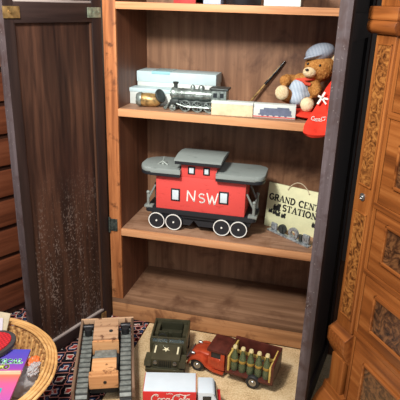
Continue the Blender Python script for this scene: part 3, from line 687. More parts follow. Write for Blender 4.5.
for y in (-0.022, 0.022):
    for x in (-0.036, 0.003, 0.042): spoked(lo, (x, y, 0.0185), 0.0185, 0.006)
    for x in (-0.078, 0.074): spoked(lo, (x, y * 0.9, 0.010), 0.010, 0.005)
MB().tube([(-0.064, -0.026, 0.024), (-0.036, -0.027, 0.016), (0.003, -0.027, 0.016), (0.042, -0.027, 0.016)], 0.0022, 6).build('side_rod', M['pewter'], lo)
m = MB()
for k in range(7):
    y = -0.021 + k * 0.007; m.tube([(-0.088, y, 0.026), (-0.114 + abs(k - 3) * 0.004, y * 0.8, 0.003)], 0.0018, 6)
m.tube([(-0.102, -0.018, 0.003), (-0.115, 0, 0.003), (-0.102, 0.018, 0.003)], 0.002, 6); m.build('cowcatcher', M['pewter'], lo)

# small cartons at the front of the upper shelf
cc = thing('carton', 'small cream carton beside the picture box at the shelf front', 'box', (0.364, 0.040, ZA), (0, 0, math.radians(4)))
MB().bb(-0.064, 0.064, -0.014, 0.016, 0.0, 0.042, 0.002).build('tray', M['cream_card'], cc)
MB().bb(-0.0645, 0.0645, -0.0145, 0.0165, 0.035, 0.0435, 0.001).build('lid', M['card_white'], cc)
pb = thing('carton', 'small white carton printed with a blue grey train, before the bear', 'box', (0.491, 0.056, ZA), (0, 0, math.radians(3)))
MB().bb(-0.0655, 0.0655, -0.016, 0.016, 0.0, 0.042, 0.002).build('tray', M['card_white'], pb)
q = facing((0, -0.0166, 0)); m = MB()
for a, b2, c2, d2 in ((-0.040, 0.050, 0.013, 0.026), (-0.030, 0.046, 0.026, 0.031), (0.010, 0.044, 0.030, 0.034), (-0.046, 0.054, 0.009, 0.013)):
    m.ribbon([(a, (c2 + d2) / 2), (b2, (c2 + d2) / 2)], d2 - c2, 0.0006, q)
for x in (-0.034, -0.018, 0.0, 0.018, 0.036): m.cyl(q @ V((x, 0.010, 0)), q @ V((x, 0.010, 0.0006)), 0.0045, seg=12)
m.build('train_picture', M['blue_ink'], pb)
MB().ribbon([(-0.065, 0.004), (0.065, 0.004)], 0.003, 0.0006, q).build('red_band', M['red_ink'], pb)

# pen leaning on the back board
pn = thing('pen', 'slim black and gold pen propped against the back board', 'pen', (0.379, 0.250, ZA))
p0 = V((0, 0, 0.0015)); p1 = V((0.113, 0.0165, 0.150)); d_ = (p1 - p0)
MB().lathe([(0, 0), (0.0016, 0.004), (0.0038, 0.022), (0.0042, 0.085), (0.0042, 0.088), (0, 0.088)], p0, d_, 14).build('barrel', M['gold'], pn)
MB().lathe([(0, 0.087), (0.0048, 0.087), (0.0046, 0.150), (0.0026, 0.186), (0, 0.188)], p0, d_, 14).build('cap', M['black_gloss'], pn)
u_ = d_.normalized()
MB().tube([p0 + u_ * 0.105 + V((-0.003, -0.005, 0.002)), p0 + u_ * 0.165 + V((-0.002, -0.004, 0.002))], 0.0012, 6).build('clip', M['gold'], pn)

# red fleece stocking and bear
st = thing('red_cloth', 'bright red cloth with white script hanging over the shelf edge under the bear', 'cloth', (0, 0, 0))
m = MB()
NU, NV = 10, 16
path = [(-0.019, 0.750, 0.594, 0.650), (-0.024, 0.758, 0.588, 0.658), (-0.018, 0.772, 0.588, 0.662), (-0.010, 0.788, 0.595, 0.666), (0.006, 0.804, 0.604, 0.670), (0.030, 0.824, 0.615, 0.676), (0.052, 0.850, 0.626, 0.682), (0.070, 0.874, 0.638, 0.688), (0.080, 0.896, 0.652, 0.690)]
def cloth_pt(u, v):
    k = min(int(v * (len(path) - 1)), len(path) - 2); f = v * (len(path) - 1) - k
    a = [path[k][i] * (1 - f) + path[k + 1][i] * f for i in range(4)]
    x = a[2] * (1 - u) + a[3] * u
    return V((x, a[0] - 0.004 * math.sin(u * 7 + v * 3) - 0.006 * math.sin(PI * u), a[1] - 0.006 * math.sin(PI * u) * (1 - v)))
gr = [[m.bm.verts.new(cloth_pt(i / NU, j / NV)) for i in range(NU + 1)] for j in range(NV + 1)]
gb = [[m.bm.verts.new(cloth_pt(i / NU, j / NV) + V((0, 0.009, 0.003))) for i in range(NU + 1)] for j in range(NV + 1)]
for j in range(NV):
    for i in range(NU):
        m.bm.faces.new([gr[j][i], gr[j][i + 1], gr[j + 1][i + 1], gr[j + 1][i]]); m.bm.faces.new([gb[j][i], gb[j + 1][i], gb[j + 1][i + 1], gb[j][i + 1]])
rim = [(gr[0][i], gb[0][i]) for i in range(NU + 1)] + [(gr[j][NU], gb[j][NU]) for j in range(1, NV + 1)] + [(gr[NV][i], gb[NV][i]) for i in range(NU - 1, -1, -1)] + [(gr[j][0], gb[j][0]) for j in range(NV - 1, 0, -1)]
for k in range(len(rim)):
    a, b2 = rim[k], rim[(k + 1) % len(rim)]; m.bm.faces.new([a[0], a[1], b2[1], b2[0]])
m.ball((0.600, 0.13, ZA + 0.012), (0.070, 0.100, 0.0125)); m.ball((0.668, 0.05, ZA + 0.045), (0.026, 0.05, 0.05))
m.build('cloth', M['red_cloth'], st)
m = MB(); q = Matrix.Translation((0.606, -0.011, 0.793)) @ Matrix.Rotation(math.radians(8), 4, 'Z') @ Matrix.Rotation(math.radians(52), 4, 'X')
script(0.0095, m, q, 0.12); m.build('lettering', M['white_paint'], st)
m = MB(); q = Matrix.Translation((0.630, 0.030, 0.846)) @ Matrix.Rotation(math.radians(10), 4, 'Z') @ Matrix.Rotation(math.radians(58), 4, 'X')
m.ribbon([(-0.012, -0.012), (0.0, 0.008), (0.008, 0.024)], 0.006, 0.001, q); m.ribbon([(-0.010, 0.012), (0.004, 0.006), (0.024, 0.002)], 0.006, 0.001, q); m.ribbon([(0.0, 0.006), (0.012, -0.012)], 0.005, 0.001, q)
m.build('white_motif', M['white_paint'], st)

be = thing('teddy_bear', 'brown plush teddy bear in striped cap and overalls on the upper shelf', 'teddy bear', (0.566, 0.150, ZA + 0.022))
def remesh(mb, name, mat_, parent, vox, disp=0.0):
    o = mb.build(name, mat_, parent)
    r = o.modifiers.new('r', 'REMESH'); r.mode = 'VOXEL'; r.voxel_size = vox
    s_ = o.modifiers.new('s', 'SMOOTH'); s_.iterations = 4; s_.factor = 0.5
    bpy.context.view_layer.update()
    me = bpy.data.meshes.new_from_object(o.evaluated_get(bpy.context.evaluated_depsgraph_get()))
    o.modifiers.clear(); o.data = me
    if disp:
        from mathutils import noise as N_
        ns = [v.normal.copy() for v in me.vertices]
        for v, n_ in zip(me.vertices, ns): v.co += n_ * disp * (N_.noise(v.co * 180) + 0.6 * N_.noise(v.co * 420))
    for p in me.polygons: p.use_smooth = True
    return o
HC = V((0.044, -0.010, 0.126))                # head centre
m = MB()
m.ball((-0.006, 0, 0.052), (0.044, 0.040, 0.054)); m.ball(HC, (0.046, 0.043, 0.043))
m.ball(HC + V((-0.024, -0.030, -0.010)), (0.024, 0.024, 0.019)); m.ball((0.010, -0.004, 0.088), (0.03, 0.028, 0.02))
m.ball(HC + V((0.040, 0.004, 0.032)), (0.018, 0.009, 0.018)); m.ball(HC + V((-0.030, 0.012, 0.034)), (0.015, 0.008, 0.015))
for pts, rs in ((((-0.036, -0.008, 0.082), (-0.050, -0.026, 0.084), (-0.055, -0.040, 0.084)), (0.018, 0.018, 0.017)), (((0.026, -0.008, 0.080), (0.038, -0.03, 0.066), (0.040, -0.046, 0.058)), (0.020, 0.020, 0.019))):
    for a, b2, ra, rb in zip(pts, pts[1:], rs, rs[1:]):
        for f in (0, 0.5, 1): m.ball(V(a).lerp(V(b2), f), ra * (1 - f) + rb * f)
for pts in (((-0.028, -0.015, 0.026), (-0.046, -0.045, 0.040), (-0.055, -0.062, 0.050)), ((0.020, -0.015, 0.018), (0.020, -0.045, 0.018), (0.020, -0.062, 0.020))):
    for a, b2 in zip(pts, pts[1:]):
        for f in (0, 0.5, 1): m.ball(V(a).lerp(V(b2), f), 0.021)
body = remesh(m, 'body', M['fur'], be, 0.0035, 0.0016)
for c_ in ((-0.058, -0.074, 0.052), (0.021, -0.076, 0.021)):
    m = MB(); m.ball(c_, (0.0215, 0.015, 0.0225)); remesh(m, 'foot_pad', M['fur_pale'], be, 0.003, 0.001)
m = MB(); m.ball(HC + V((-0.026, -0.038, -0.011)), (0.0215, 0.0195, 0.0165)); mu = remesh(m, 'muzzle', M['fur_pale'], be, 0.003, 0.0008)
MB().ball(HC + V((-0.034, -0.057, -0.003)), (0.0055, 0.004, 0.004)).build('nose', M['black_gloss'], mu)
for dx, dy, dz in ((-0.034, -0.029, 0.012), (0.002, -0.040, 0.010)): MB().ball(HC + V((dx, dy, dz)), 0.0042).build('eye', M['black_gloss'], be)
m = MB(); m.ball(HC + V((0.041, -0.004, 0.032)), (0.012, 0.006, 0.012)); m.build('inner_ear', M['fur_pale'], be)
m = MB(); m.ball((-0.010, -0.012, 0.044), (0.044, 0.037, 0.044)); m.ball((-0.012, -0.024, 0.060), (0.032, 0.030, 0.030)); m.ball((-0.014, -0.036, 0.034), (0.030, 0.026, 0.026)); remesh(m, 'overalls', M['ticking'], be, 0.0035)
m = MB()
m.tube([(0.012 + 0.037 * math.cos(a), -0.006 + 0.033 * math.sin(a), 0.092 + 0.008 * math.cos(a)) for a in [2 * PI * k / 24 for k in range(24)]], 0.0065, 8, True)
m.tube([(-0.002, -0.040, 0.090), (0.008, -0.046, 0.080), (0.024, -0.046, 0.078)], 0.005, 8); m.build('scarf', M['scarf'], be)
rt = Euler((math.radians(-8), math.radians(-16), 0)).to_matrix()
m = MB(); m.ball(HC + V((-0.002, 0.0, 0.044)), (0.046, 0.042, 0.028), rt); m.ball(HC + V((-0.018, -0.026, 0.034)), (0.034, 0.024, 0.006), rt)
cp = remesh(m, 'cap', M['cap_cloth'], be, 0.003)

# a few things standing on the top shelf, only their feet in view
for nm, lb, ct, x0, x1, mt in (('book', 'red covered book at the left of the top shelf', 'book', 0.178, 0.245, 'book_red'), ('carton', 'pale blue box beside the red book on the top shelf', 'box', 0.266, 0.318, 'book_blue'), ('tin', 'dark tin in the middle of the top shelf', 'tin', 0.328, 0.430, 'dark_tin'), ('carton', 'white box at the right of the top shelf', 'box', 0.442, 0.545, 'card_white')):
    o = thing(nm, lb, ct, ((x0 + x1) / 2, 0.07, ZT)); w = (x1 - x0) / 2
    if nm == 'book':
        MB().bb(-w, w, -0.05, 0.07, 0.003, 0.147).build('pages', M['card_white'], o)
        c = MB().bb(-w, -w + 0.003, -0.055, 0.072, 0, 0.15, 0.001); c.bb(w - 0.003, w, -0.055, 0.072, 0, 0.15, 0.001); c.bb(-w, w, -0.056, -0.052, 0, 0.15, 0.001); c.build('cover', M[mt], o)
    elif nm == 'tin':
        MB().lathe([(0, 0), (w - 0.001, 0), (w, 0.002), (w, 0.09), (0, 0.09)], (0, -0.02, 0), (0, 0, 1), 28).build('body', M[mt], o)
        MB().lathe([(0, 0.09), (w + 0.001, 0.088), (w + 0.001, 0.104), (w - 0.002, 0.106), (0, 0.106)], (0, -0.02, 0), (0, 0, 1), 28).build('lid', M['chrome'], o)
    else:
        MB().bb(-w, w, -0.05, 0.06, 0, 0.05, 0.002).build('tray', M[mt], o); MB().bb(-w - 0.001, w + 0.001, -0.051, 0.061, 0.045, 0.07, 0.002).build('lid', M[mt], o)

# ---------------------------------------------------------------- toy crawler with tracks
A_ = math.atan2(-0.928, 0.372)                  # heading of its front
tr = thing('toy_crawler', 'old wooden toy crawler with grey ribbed tracks on the rug by the basket', 'toy tractor', (0.068, -0.305, 0), (0, 0, A_ + PI / 2))
# local: -y is the front (towards the viewer), +x to the right
TL = 0.178; TW = 0.084
for sx in (-1, 1):
    xa, xb = (sx * 0.045, sx * (TW - 0.006)); x0, x1 = min(xa, xb), max(xa, xb)
    t = MB()
    prof = [(-TL, 0.030)] + [(-TL + 0.03 - 0.03 * math.cos(a), 0.03 - 0.03 * math.sin(a)) for a in [PI / 8 * k for k in range(1, 5)]]
    prof = arc(-TL + 0.032, 0.030, 0.032, 0.030, 90, 270, 8) + arc(TL - 0.032, 0.030, 0.032, 0.030, -90, 90, 8)
    t.prism(prof, x1 - x0, Matrix(((0, 0, 1, x0), (1, 0, 0, 0), (0, 1, 0, 0), (0, 0, 0, 1))))
    tk_ = t.build('track', M['track_dark'], tr)
    s = MB(); n = 14
    for k in range(n):
        y = -TL + 0.03 + (2 * TL - 0.06) * k / (n - 1); s.box(((x0 + x1) / 2, y, 0.061), (x1 - x0, 0.0155, 0.007), None, 0.002)
    for k in range(1, 5):
        a = PI / 2 + k * PI / 5.0; s.box(((x0 + x1) / 2, -TL + 0.032 + 0.034 * math.cos(a), 0.030 + 0.031 * math.sin(a)), (x1 - x0, 0.0115, 0.007), Matrix.Rotation(a - PI / 2, 3, 'X'), 0.002)
    s.build('track_plates', M['track'], tk_)
    MB().bb(sx * TW - 0.004, sx * TW + 0.004, -TL + 0.006, TL, 0.050, 0.084, 0.002).build('side_rail', M['old_wood_y'], tr)
MB().bb(-TW - 0.004, TW + 0.004, TL, TL + 0.008, 0.055, 0.084, 0.002).build('cross_bar', M['old_wood'], tr)
MB().bb(-0.040, 0.040, -TL + 0.075, TL, 0.012, 0.056, 0.002).build('chassis', M['track_dark'], tr)
m = MB().bb(-0.037, 0.037, 0.034, 0.132, 0.055, 0.104, 0.002); m.bb(-0.039, 0.039, 0.030, 0.136, 0.102, 0.111, 0.002)
m.build('cabin', M['old_wood'], tr)
MB().cyl((0.016, 0.066, 0.110), (0.016, 0.066, 0.1135), 0.006, seg=12).build('peg', M['track_dark'], tr)
MB().bb(-0.041, 0.041, 0.024, 0.031, 0.052, 0.103, 0.002).build('seat_back', M['orange_wood'], tr)
m = MB().bb(-0.034, 0.034, -0.044, 0.024, 0.055, 0.072, 0.003); m.bb(-0.036, 0.036, -0.050, -0.042, 0.055, 0.100, 0.003); m.build('seat', M['track'], tr)
m = MB().bb(-0.036, 0.036, -0.112, -0.050, 0.056, 0.098, 0.003); m.build('hood', M['orange_wood'], tr)
m = MB().bb(-0.042, 0.042, -0.136, -0.112, 0.055, 0.100, 0.003); m.build('nose_block', M['orange_wood'], tr)
MB().cyl((0.004, -0.1355, 0.078), (0.004, -0.1375, 0.078), 0.005, seg=12).build('peg_hole', M['ink'], tr)
for sx in (-1, 1):
    MB().cyl((sx * 0.060, 0.118, 0.0645), (sx * 0.060, 0.118, 0.088), 0.012, seg=16, bev=0.002).build('exhaust', M['rubber'], tr)
    MB().cyl((sx * 0.044, 0.148, 0.0745), (sx * 0.078, 0.148, 0.0745), 0.010, seg=16, bev=0.002).build('roller', M['dark_tin'], tr)

# ---------------------------------------------------------------- army jeep
JH = math.atan2(-0.986, 0.167)
jp = thing('toy_jeep', 'olive green army toy jeep with white star on hood', 'toy jeep', (0.231, -0.168, 0), (0, 0, JH + PI / 2))
# local -y front
m = MB().bb(-0.050, 0.050, -0.098, 0.096, 0.016, 0.030, 0.002); m.build('chassis', M['olive_dark'], jp)
m = MB(); m.prism([(-0.094, 0.026), (-0.022, 0.026), (-0.022, 0.066), (-0.07, 0.063), (-0.094, 0.058)], 0.092, Matrix(((0, 0, 1, -0.046), (1, 0, 0, 0), (0, 1, 0, 0), (0, 0, 0, 1))), 0.003); hd = m.build('hood', M['olive'], jp)
m = MB()
for k in range(7): m.box((-0.018 + k * 0.006, -0.0945, 0.042), (0.003, 0.002, 0.024), None, 0.0008)
m.build('grille_slot', M['ink'], hd)
for x in (-0.031, 0.031): MB().cyl((x, -0.093, 0.046), (x, -0.0975, 0.046), 0.0065, seg=16, bev=0.001).build('headlamp', M['chrome'], hd)
m = MB(); pts = []
for k in range(10):
    rr = 0.0125 if k % 2 == 0 else 0.005; a = -PI / 2 + k * PI / 5; pts.append((rr * math.cos(a), rr * math.sin(a)))
m.prism(pts, 0.0008, Matrix.Translation((-0.002, -0.050, 0.0644)) @ Matrix.Rotation(math.radians(3.5), 4, 'X')); m.build('star', M['cream_paint'], hd)
for x in (-0.036, 0.036): MB().box((x, -0.052, 0.0646), (0.005, 0.034, 0.0012), Matrix.Rotation(math.radians(3.5), 3, 'X')).build('marking', M['cream_paint'], hd)
for sx in (-1, 1):
    m = MB(); x0, x1 = sorted((sx * 0.044, sx * 0.065))
    m.prism([(-0.098, 0.036), (-0.094, 0.047), (-0.055, 0.047), (-0.040, 0.030), (-0.036, 0.030), (-0.052, 0.051), (-0.096, 0.051), (-0.102, 0.036)], x1 - x0, Matrix(((0, 0, 1, x0), (1, 0, 0, 0), (0, 1, 0, 0), (0, 0, 0, 1))), 0.001)
    m.build('fender', M['olive'], jp)
# tub
m = MB()
m.bb(-0.060, -0.054, -0.022, 0.098, 0.026, 0.082, 0.002); m.bb(0.054, 0.060, -0.022, 0.098, 0.026, 0.082, 0.002); m.bb(-0.060, 0.060, 0.092, 0.098, 0.026, 0.082, 0.002); m.bb(-0.060, 0.060, -0.024, -0.018, 0.026, 0.068, 0.002); m.bb(-0.056, 0.056, -0.02, 0.095, 0.026, 0.034)
m.bb(-0.054, -0.040, 0.03, 0.092, 0.030, 0.066, 0.002); m.bb(0.040, 0.054, 0.03, 0.092, 0.030, 0.066, 0.002)
tb = m.build('tub', M['olive'], jp)
for x0, x1, y0, y1 in ((-0.038, -0.006, 0.0, 0.034), (0.006, 0.038, 0.0, 0.034), (-0.036, 0.036, 0.060, 0.090)):
    m = MB().bb(x0, x1, y0, y1, 0.034, 0.050, 0.003); m.bb(x0, x1, y1 - 0.008, y1, 0.045, 0.078, 0.003); m.build('seat', M['olive_dark'], tb)
m = MB()
w_ = Matrix.Rotation(math.radians(-12), 3, 'X')
for x in (-0.054, 0.054): m.box((x, -0.020, 0.076), (0.006, 0.005, 0.020), w_, 0.001)
m.box((0, -0.0182, 0.086), (0.112, 0.006, 0.005), w_, 0.001); m.box((0, -0.0214, 0.067), (0.112, 0.006, 0.008), w_, 0.001); m.box((0, -0.020, 0.076), (0.004, 0.004, 0.018), w_, 0.001)
ws = m.build('windscreen_frame', M['olive'], jp)
MB().box((0, -0.020, 0.0765), (0.108, 0.0015, 0.014), w_).build('windscreen', glass('clear windscreen', rgb(196, 214, 214), 0.05, 0.9), ws)
m = MB().tube([(-0.022 + 0.013 * math.cos(a), 0.004 + 0.004 * math.sin(a), 0.070 + 0.012 * math.sin(a)) for a in [2 * PI * k / 20 for k in range(20)]], 0.0015, 6, True); m.tube([(-0.022, 0.004, 0.070), (-0.022, -0.018, 0.060)], 0.0015, 6); m.build('steering_wheel', M['rubber'], jp)
m = MB().bb(-0.060, 0.060, -0.110, -0.102, 0.022, 0.032, 0.002); m.bb(-0.046, -0.038, -0.104, -0.09, 0.018, 0.03); m.bb(0.038, 0.046, -0.104, -0.09, 0.018, 0.03); m.build('bumper', M['olive'], jp)
def toy_wheel(par, c, r, w, ax): return wheel(par, c, r, w, M['rubber'], M['chrome'], 0.25, ax, rw=0.10)
def plain_wheel(par, c, r, w, ax, capm):
    a = V(ax); c = V(c)
    t = MB().lathe([(0, -w / 2), (r * 0.9, -w / 2), (r, -w * 0.28), (r, w * 0.28), (r * 0.9, w / 2), (r * 0.62, w / 2), (r * 0.58, w / 2 - 0.002), (0, w / 2 - 0.002)], c, a, 26).build('wheel', M['rubber'], par)
    MB().lathe([(r * 0.56, w / 2 - 0.003), (r * 0.54, w / 2 - 0.0005), (r * 0.3, w / 2 - 0.001), (r * 0.22, w / 2 + 0.0015), (0, w / 2 + 0.002)], c, a, 20).build('hubcap', capm, t)
    return t
for sx in (-1, 1):
    for y in (-0.074, 0.060): plain_wheel(jp, (sx * 0.055, y, 0.022), 0.022, 0.014, (sx, 0, 0), M['olive'])

# ---------------------------------------------------------------- red delivery truck with bottles
RH = math.atan2(0.150, -0.988)
rk = thing('toy_truck', 'old orange red toy truck carrying a rack of small bottles', 'toy truck', (0.442, -0.180, 0), (0, 0, RH + PI))
# local -x front, -y near side
HW = 0.043
m = MB().bb(-0.125, 0.146, -0.030, 0.030, 0.020, 0.030, 0.002); m.build('chassis', M['truck_dark'], rk)
m = MB()
m.prism([(-0.130, 0.026), (-0.062, 0.026), (-0.062, 0.064), (-0.100, 0.060), (-0.122, 0.054), (-0.130, 0.046)], 0.052, Matrix(((1, 0, 0, 0), (0, 0, 1, -0.026), (0, 1, 0, 0), (0, 0, 0, 1))), 0.008)
hd = m.build('hood', M['truck_red'], rk)
MB().box((-0.1305, 0, 0.041), (0.004, 0.034, 0.024), None, 0.003).build('grille', M['chrome'], hd)
for y in (-0.031, 0.031): MB().lathe([(0, 0.004), (0.005, 0.003), (0.0065, -0.003), (0.004, -0.010), (0, -0.012)], (-0.122, y, 0.052), (-1, 0, 0), 16).build('headlamp', M['chrome'], hd)
m = MB().bb(-0.064, -0.008, -HW, HW, 0.024, 0.062, 0.003)
m.bb(-0.060, -0.054, -HW + 0.001, -HW + 0.006, 0.060, 0.084); m.bb(-0.060, -0.054, HW - 0.006, HW - 0.001, 0.060, 0.084); m.bb(-0.022, -0.008, -HW + 0.001, HW - 0.001, 0.060, 0.086, 0.002)
cbb = m.build('cab', M['truck_red'], rk)
MB().bb(-0.068, -0.004, -HW - 0.001, HW + 0.001, 0.084, 0.094, 0.004).build('cab_roof', M['truck_dark'], cbb)
MB().bb(-0.054, -0.022, -HW + 0.004, HW - 0.004, 0.060, 0.084).build('cab_window', M['dark_glass'], cbb)
MB().bb(-0.050, -0.024, -HW - 0.0012, -HW + 0.001, 0.030, 0.058, 0.001).build('cab_door', M['truck_red'], cbb)
for sy in (-1, 1):
    y0, y1 = sorted((sy * 0.026, sy * 0.050))
    m = MB()
    outer = arc(-0.098, 0.020, 0.034, 0.031, 180, 20, 12) + [(-0.040, 0.020), (-0.010, 0.018)]
    inner = [(-0.010, 0.014), (-0.044, 0.015)] + arc(-0.098, 0.020, 0.029, 0.026, 15, 180, 12)
    m.prism(outer + inner, y1 - y0, Matrix(((1, 0, 0, 0), (0, 0, 1, y0), (0, 1, 0, 0), (0, 0, 0, 1))), 0.001)
    m.build('fender', M['truck_red'], rk)
MB().bb(-0.145, -0.139, -0.046, 0.046, 0.020, 0.029, 0.002).build('bumper', M['chrome'], rk)
MB().bb(-0.1395, -0.124, -0.020, 0.020, 0.022, 0.027).build('bumper_bracket', M['truck_dark'], rk)
# bed and rack
m = MB().bb(-0.002, 0.150, -0.052, 0.052, 0.030, 0.038, 0.002); bed = m.build('bed', M['truck_dark'], rk)
m = MB().bb(-0.002, 0.004, -0.050, 0.050, 0.036, 0.098, 0.001); m.bb(0.142, 0.150, -0.052, 0.052, 0.030, 0.100, 0.002); m.bb(-0.002, 0.150, 0.044, 0.050, 0.036, 0.102, 0.001); m.build('rack_frame', M['truck_dark'], bed)
m = MB()
for x in (0.007, 0.139): m.bb(x - 0.003, x + 0.003, -0.050, 0.043, 0.038, 0.092, 0.001)
for k in range(4): m.bb(0.0327 + k * 0.0257, 0.0360 + k * 0.0257, -0.016, -0.012, 0.038, 0.096, 0.0005)
m.bb(0.004, 0.142, -0.017, -0.012, 0.088, 0.098, 0.001)
m.build('crate', M['yellow_wood'], bed)
for x, y in ((-0.098, -0.040), (0.088, -0.046)):
    for sy in (1, -1): plain_wheel(rk, (x, y * sy, 0.0225), 0.0225, 0.015, (0, -sy, 0), M['chrome'])
m = MB().cyl((0.088, -0.04, 0.0225), (0.088, 0.04, 0.0225), 0.003, seg=10); m.cyl((-0.098, -0.035, 0.0225), (-0.098, 0.035, 0.0225), 0.003, seg=10); m.build('axle', M['rubber'], rk)
# bottles stand in the bed: things of their own
def make_bottle():
    b = thing('bottle', '', 'bottle')
    MB().lathe([(0, 0.0005), (0.0096, 0.0005), (0.0104, 0.003), (0.0104, 0.018), (0.0094, 0.026), (0.0104, 0.036), (0.0085, 0.046), (0.0048, 0.056), (0.0040, 0.066), (0.0046, 0.069), (0, 0.069)], (0, 0, 0), (0, 0, 1), 18).build('glass', M['bottle'], b)
    MB().lathe([(0, 0.0015), (0.0088, 0.0015), (0.0094, 0.004), (0.0094, 0.018), (0.0084, 0.026), (0, 0.026)], (0, 0, 0), (0, 0, 1), 16).build('cola', M['cola'], b)
    MB().lathe([(0.0096, 0.0275), (0.0100, 0.028), (0.0107, 0.035), (0.0104, 0.0365)], (0, 0, 0), (0, 0, 1), 18).build('paper_label', M['yellow_label'], b)
    MB().lathe([(0, 0.0745), (0.0050, 0.0745), (0.0062, 0.072), (0.0066, 0.068), (0.0048, 0.068)], (0, 0, 0), (0, 0, 1), 16).build('cap', M['bottle_cap'], b)
    return b
RM = Matrix.Translation((0.442, -0.180, 0)) @ Matrix.Rotation(RH + PI, 4, 'Z')
proto = None
ordn = ['leftmost, next to the cab', 'second from the cab', 'in the middle', 'fourth from the cab', 'rightmost, at the tail']
for row, y in enumerate((-0.032,)):
    for k in range(5):
        if proto is None: proto = make_bottle(); o = proto
        else: o = copy_tree(proto)
        o.location = RM @ V((0.0215 + k * 0.0257, y, 0.0380)); o.rotation_euler = (0, 0, k * 0.7); o.scale = (1.13, 1.13, 1.16)
        o['label'] = 'small capped bottle standing in the red truck rack, %s' % ordn[k]
        o['category'] = 'bottle'; o['group'] = 'bottles in the rack of the red truck'

# ---------------------------------------------------------------- white and red box truck
CH = math.atan2(0.037, 0.14)
ck = thing('toy_truck', 'red and white toy box truck lettered in white script at the bottom of the photo', 'toy truck', (0.316, -0.398, 0), (0, 0, CH))
# local +x front, -y near side
m = MB().bb(-0.078, 0.132, -0.032, 0.032, 0.014, 0.022, 0.002); m.build('chassis', M['rubber'], ck)
bo = MB().bb(-0.082, 0.066, -0.041, 0.041, 0.020, 0.0985, 0.003).build('cargo_box', M['coke_red'], ck)
MB().bb(-0.080, 0.064, -0.039, 0.039, 0.0975, 0.1005, 0.002).build('box_roof', M['coke_white'], bo)
m = MB(); script(0.0195, m, facing((-0.060, -0.0413, 0.066)), 0.13); m.build('lettering', M['white_paint'], bo)
m = MB(); e_ = facing((-0.016, -0.0413, 0.0935))
for x in range(5): m.ribbon([(x * 0.0038, -0.0016), (x * 0.0038, 0.0016)], 0.0009, 0.0006, e_); m.ribbon([(x * 0.0038, (-0.0016, 0, 0.0016, 0, -0.0016)[x]), (x * 0.0038 + 0.0022, (-0.0016, 0, 0.0016, 0, -0.0016)[x])], 0.0009, 0.0006, e_)
m.build('small_lettering', M['white_paint'], bo)
m = MB(); m.ribbon([(-0.080, 0.004), (-0.03, 0.012), (0.02, 0.004), (0.064, 0.010)], 0.005, 0.0006, facing((0, -0.0413, 0.030))); m.build('white_wave', M['white_paint'], bo)
m = MB()
m.prism([(0.070, 0.020), (0.134, 0.020), (0.134, 0.046), (0.128, 0.050), (0.116, 0.088), (0.110, 0.092), (0.072, 0.092), (0.070, 0.090)], 0.066, Matrix(((1, 0, 0, 0), (0, 0, 1, -0.033), (0, 1, 0, 0), (0, 0, 0, 1))), 0.003)
cbb = m.build('cab', M['coke_white'], ck)
m = MB().bb(0.084, 0.108, -0.0338, 0.0338, 0.056, 0.080, 0.001); m.build('side_window', M['dark_glass'], cbb)
m = MB().box((0.1235, 0, 0.069), (0.003, 0.054, 0.028), Matrix.Rotation(math.radians(-17), 3, 'Y'), 0.001); m.build('windscreen', M['dark_glass'], cbb)
m = MB().bb(0.126, 0.139, -0.034, 0.034, 0.018, 0.028, 0.002); m.build('bumper', M['coke_red'], cbb)
m = MB().bb(0.124, 0.1365, -0.0335, 0.0335, 0.030, 0.050, 0.002); m.build('grille', M['coke_red'], cbb)
for x in (-0.045, 0.100):
    for sy in (-1, 1): plain_wheel(ck, (x, sy * 0.034, 0.0165), 0.0165, 0.012, (0, sy, 0), M['chrome'])

# ---------------------------------------------------------------- basket
BC = V((-0.197, -0.619, 0.0)); BR = 0.249
bk = thing('wicker_basket', 'round golden wicker basket full of small packets on the rug', 'basket', BC)
MB().lathe([(0, 0.0), (0.150, 0.0), (0.160, 0.006), (0.176, 0.06), (0.200, 0.130), (0.222, 0.187), (0.214, 0.190), (0.190, 0.125), (0.166, 0.06), (0.150, 0.012), (0, 0.010)], (0, 0, 0), (0, 0, 1), 64).build('bowl', M['weave'], bk)
for k in range(4):
    r_ = BR - 0.0045 - k * 0.0082; z_ = 0.190 + 0.004 * k - 0.0006 * k * k
    pts = [(r_ * math.cos(a) + 0.0012 * math.sin(9 * a + k), r_ * math.sin(a), z_ + 0.0015 * math.sin(5 * a + 1.7 * k)) for a in [2 * PI * j / 80 for j in range(80)]]
    MB().tube(pts, 0.0041, 8, True).build('rim_strand', M['wicker'], bk)
m = MB()
for j in range(48):
    a = 2 * PI * j / 48; m.tube([((0.157 + 0.052 * f) * math.cos(a), (0.157 + 0.052 * f) * math.sin(a), 0.012 + 0.172 * f) for f in (0, 0.4, 0.7, 1.0)], 0.0035, 6)
m.build('upright', M['wicker'], bk)

# soft plastic bags in the basket
def crumple(c, r, seed, name, mat_, parent, k=0.18):
    from mathutils import noise as N_
    m = MB(); m.ball((0, 0, 0), 1.0, None, 40, 26)
    for v in m.bm.verts:
        n_ = N_.noise(v.co * 2.3 + V((seed, 0, 0))) + 0.5 * N_.noise(v.co * 5.1 + V((0, seed, 0)))
        v.co *= 1 + k * n_
        v.co = V((v.co.x * r[0] + c[0], v.co.y * r[1] + c[1], v.co.z * r[2] + c[2]))
    return m.build(name, mat_, parent, angle=25)
pg = thing('plastic_bag', 'crinkled clear bag with orange and white bits at right of the basket', 'bag', (-0.090, -0.527, 0.0))
crumple((0, 0, 0.110), (0.068, 0.066, 0.066), 3.1, 'bag', M['plastic'], pg, 0.2)
crumple((0.040, 0.018, 0.168), (0.016, 0.022, 0.014), 1.1, 'orange_toy', M['orange_plastic'], pg, 0.35)
crumple((0.054, -0.004, 0.166), (0.014, 0.026, 0.013), 2.1, 'white_toy', M['plastic'], pg, 0.4)
pg2 = thing('plastic_bag', 'crumpled white plastic bag under the bright packet in the basket', 'bag', (-0.225, -0.610, 0.0))
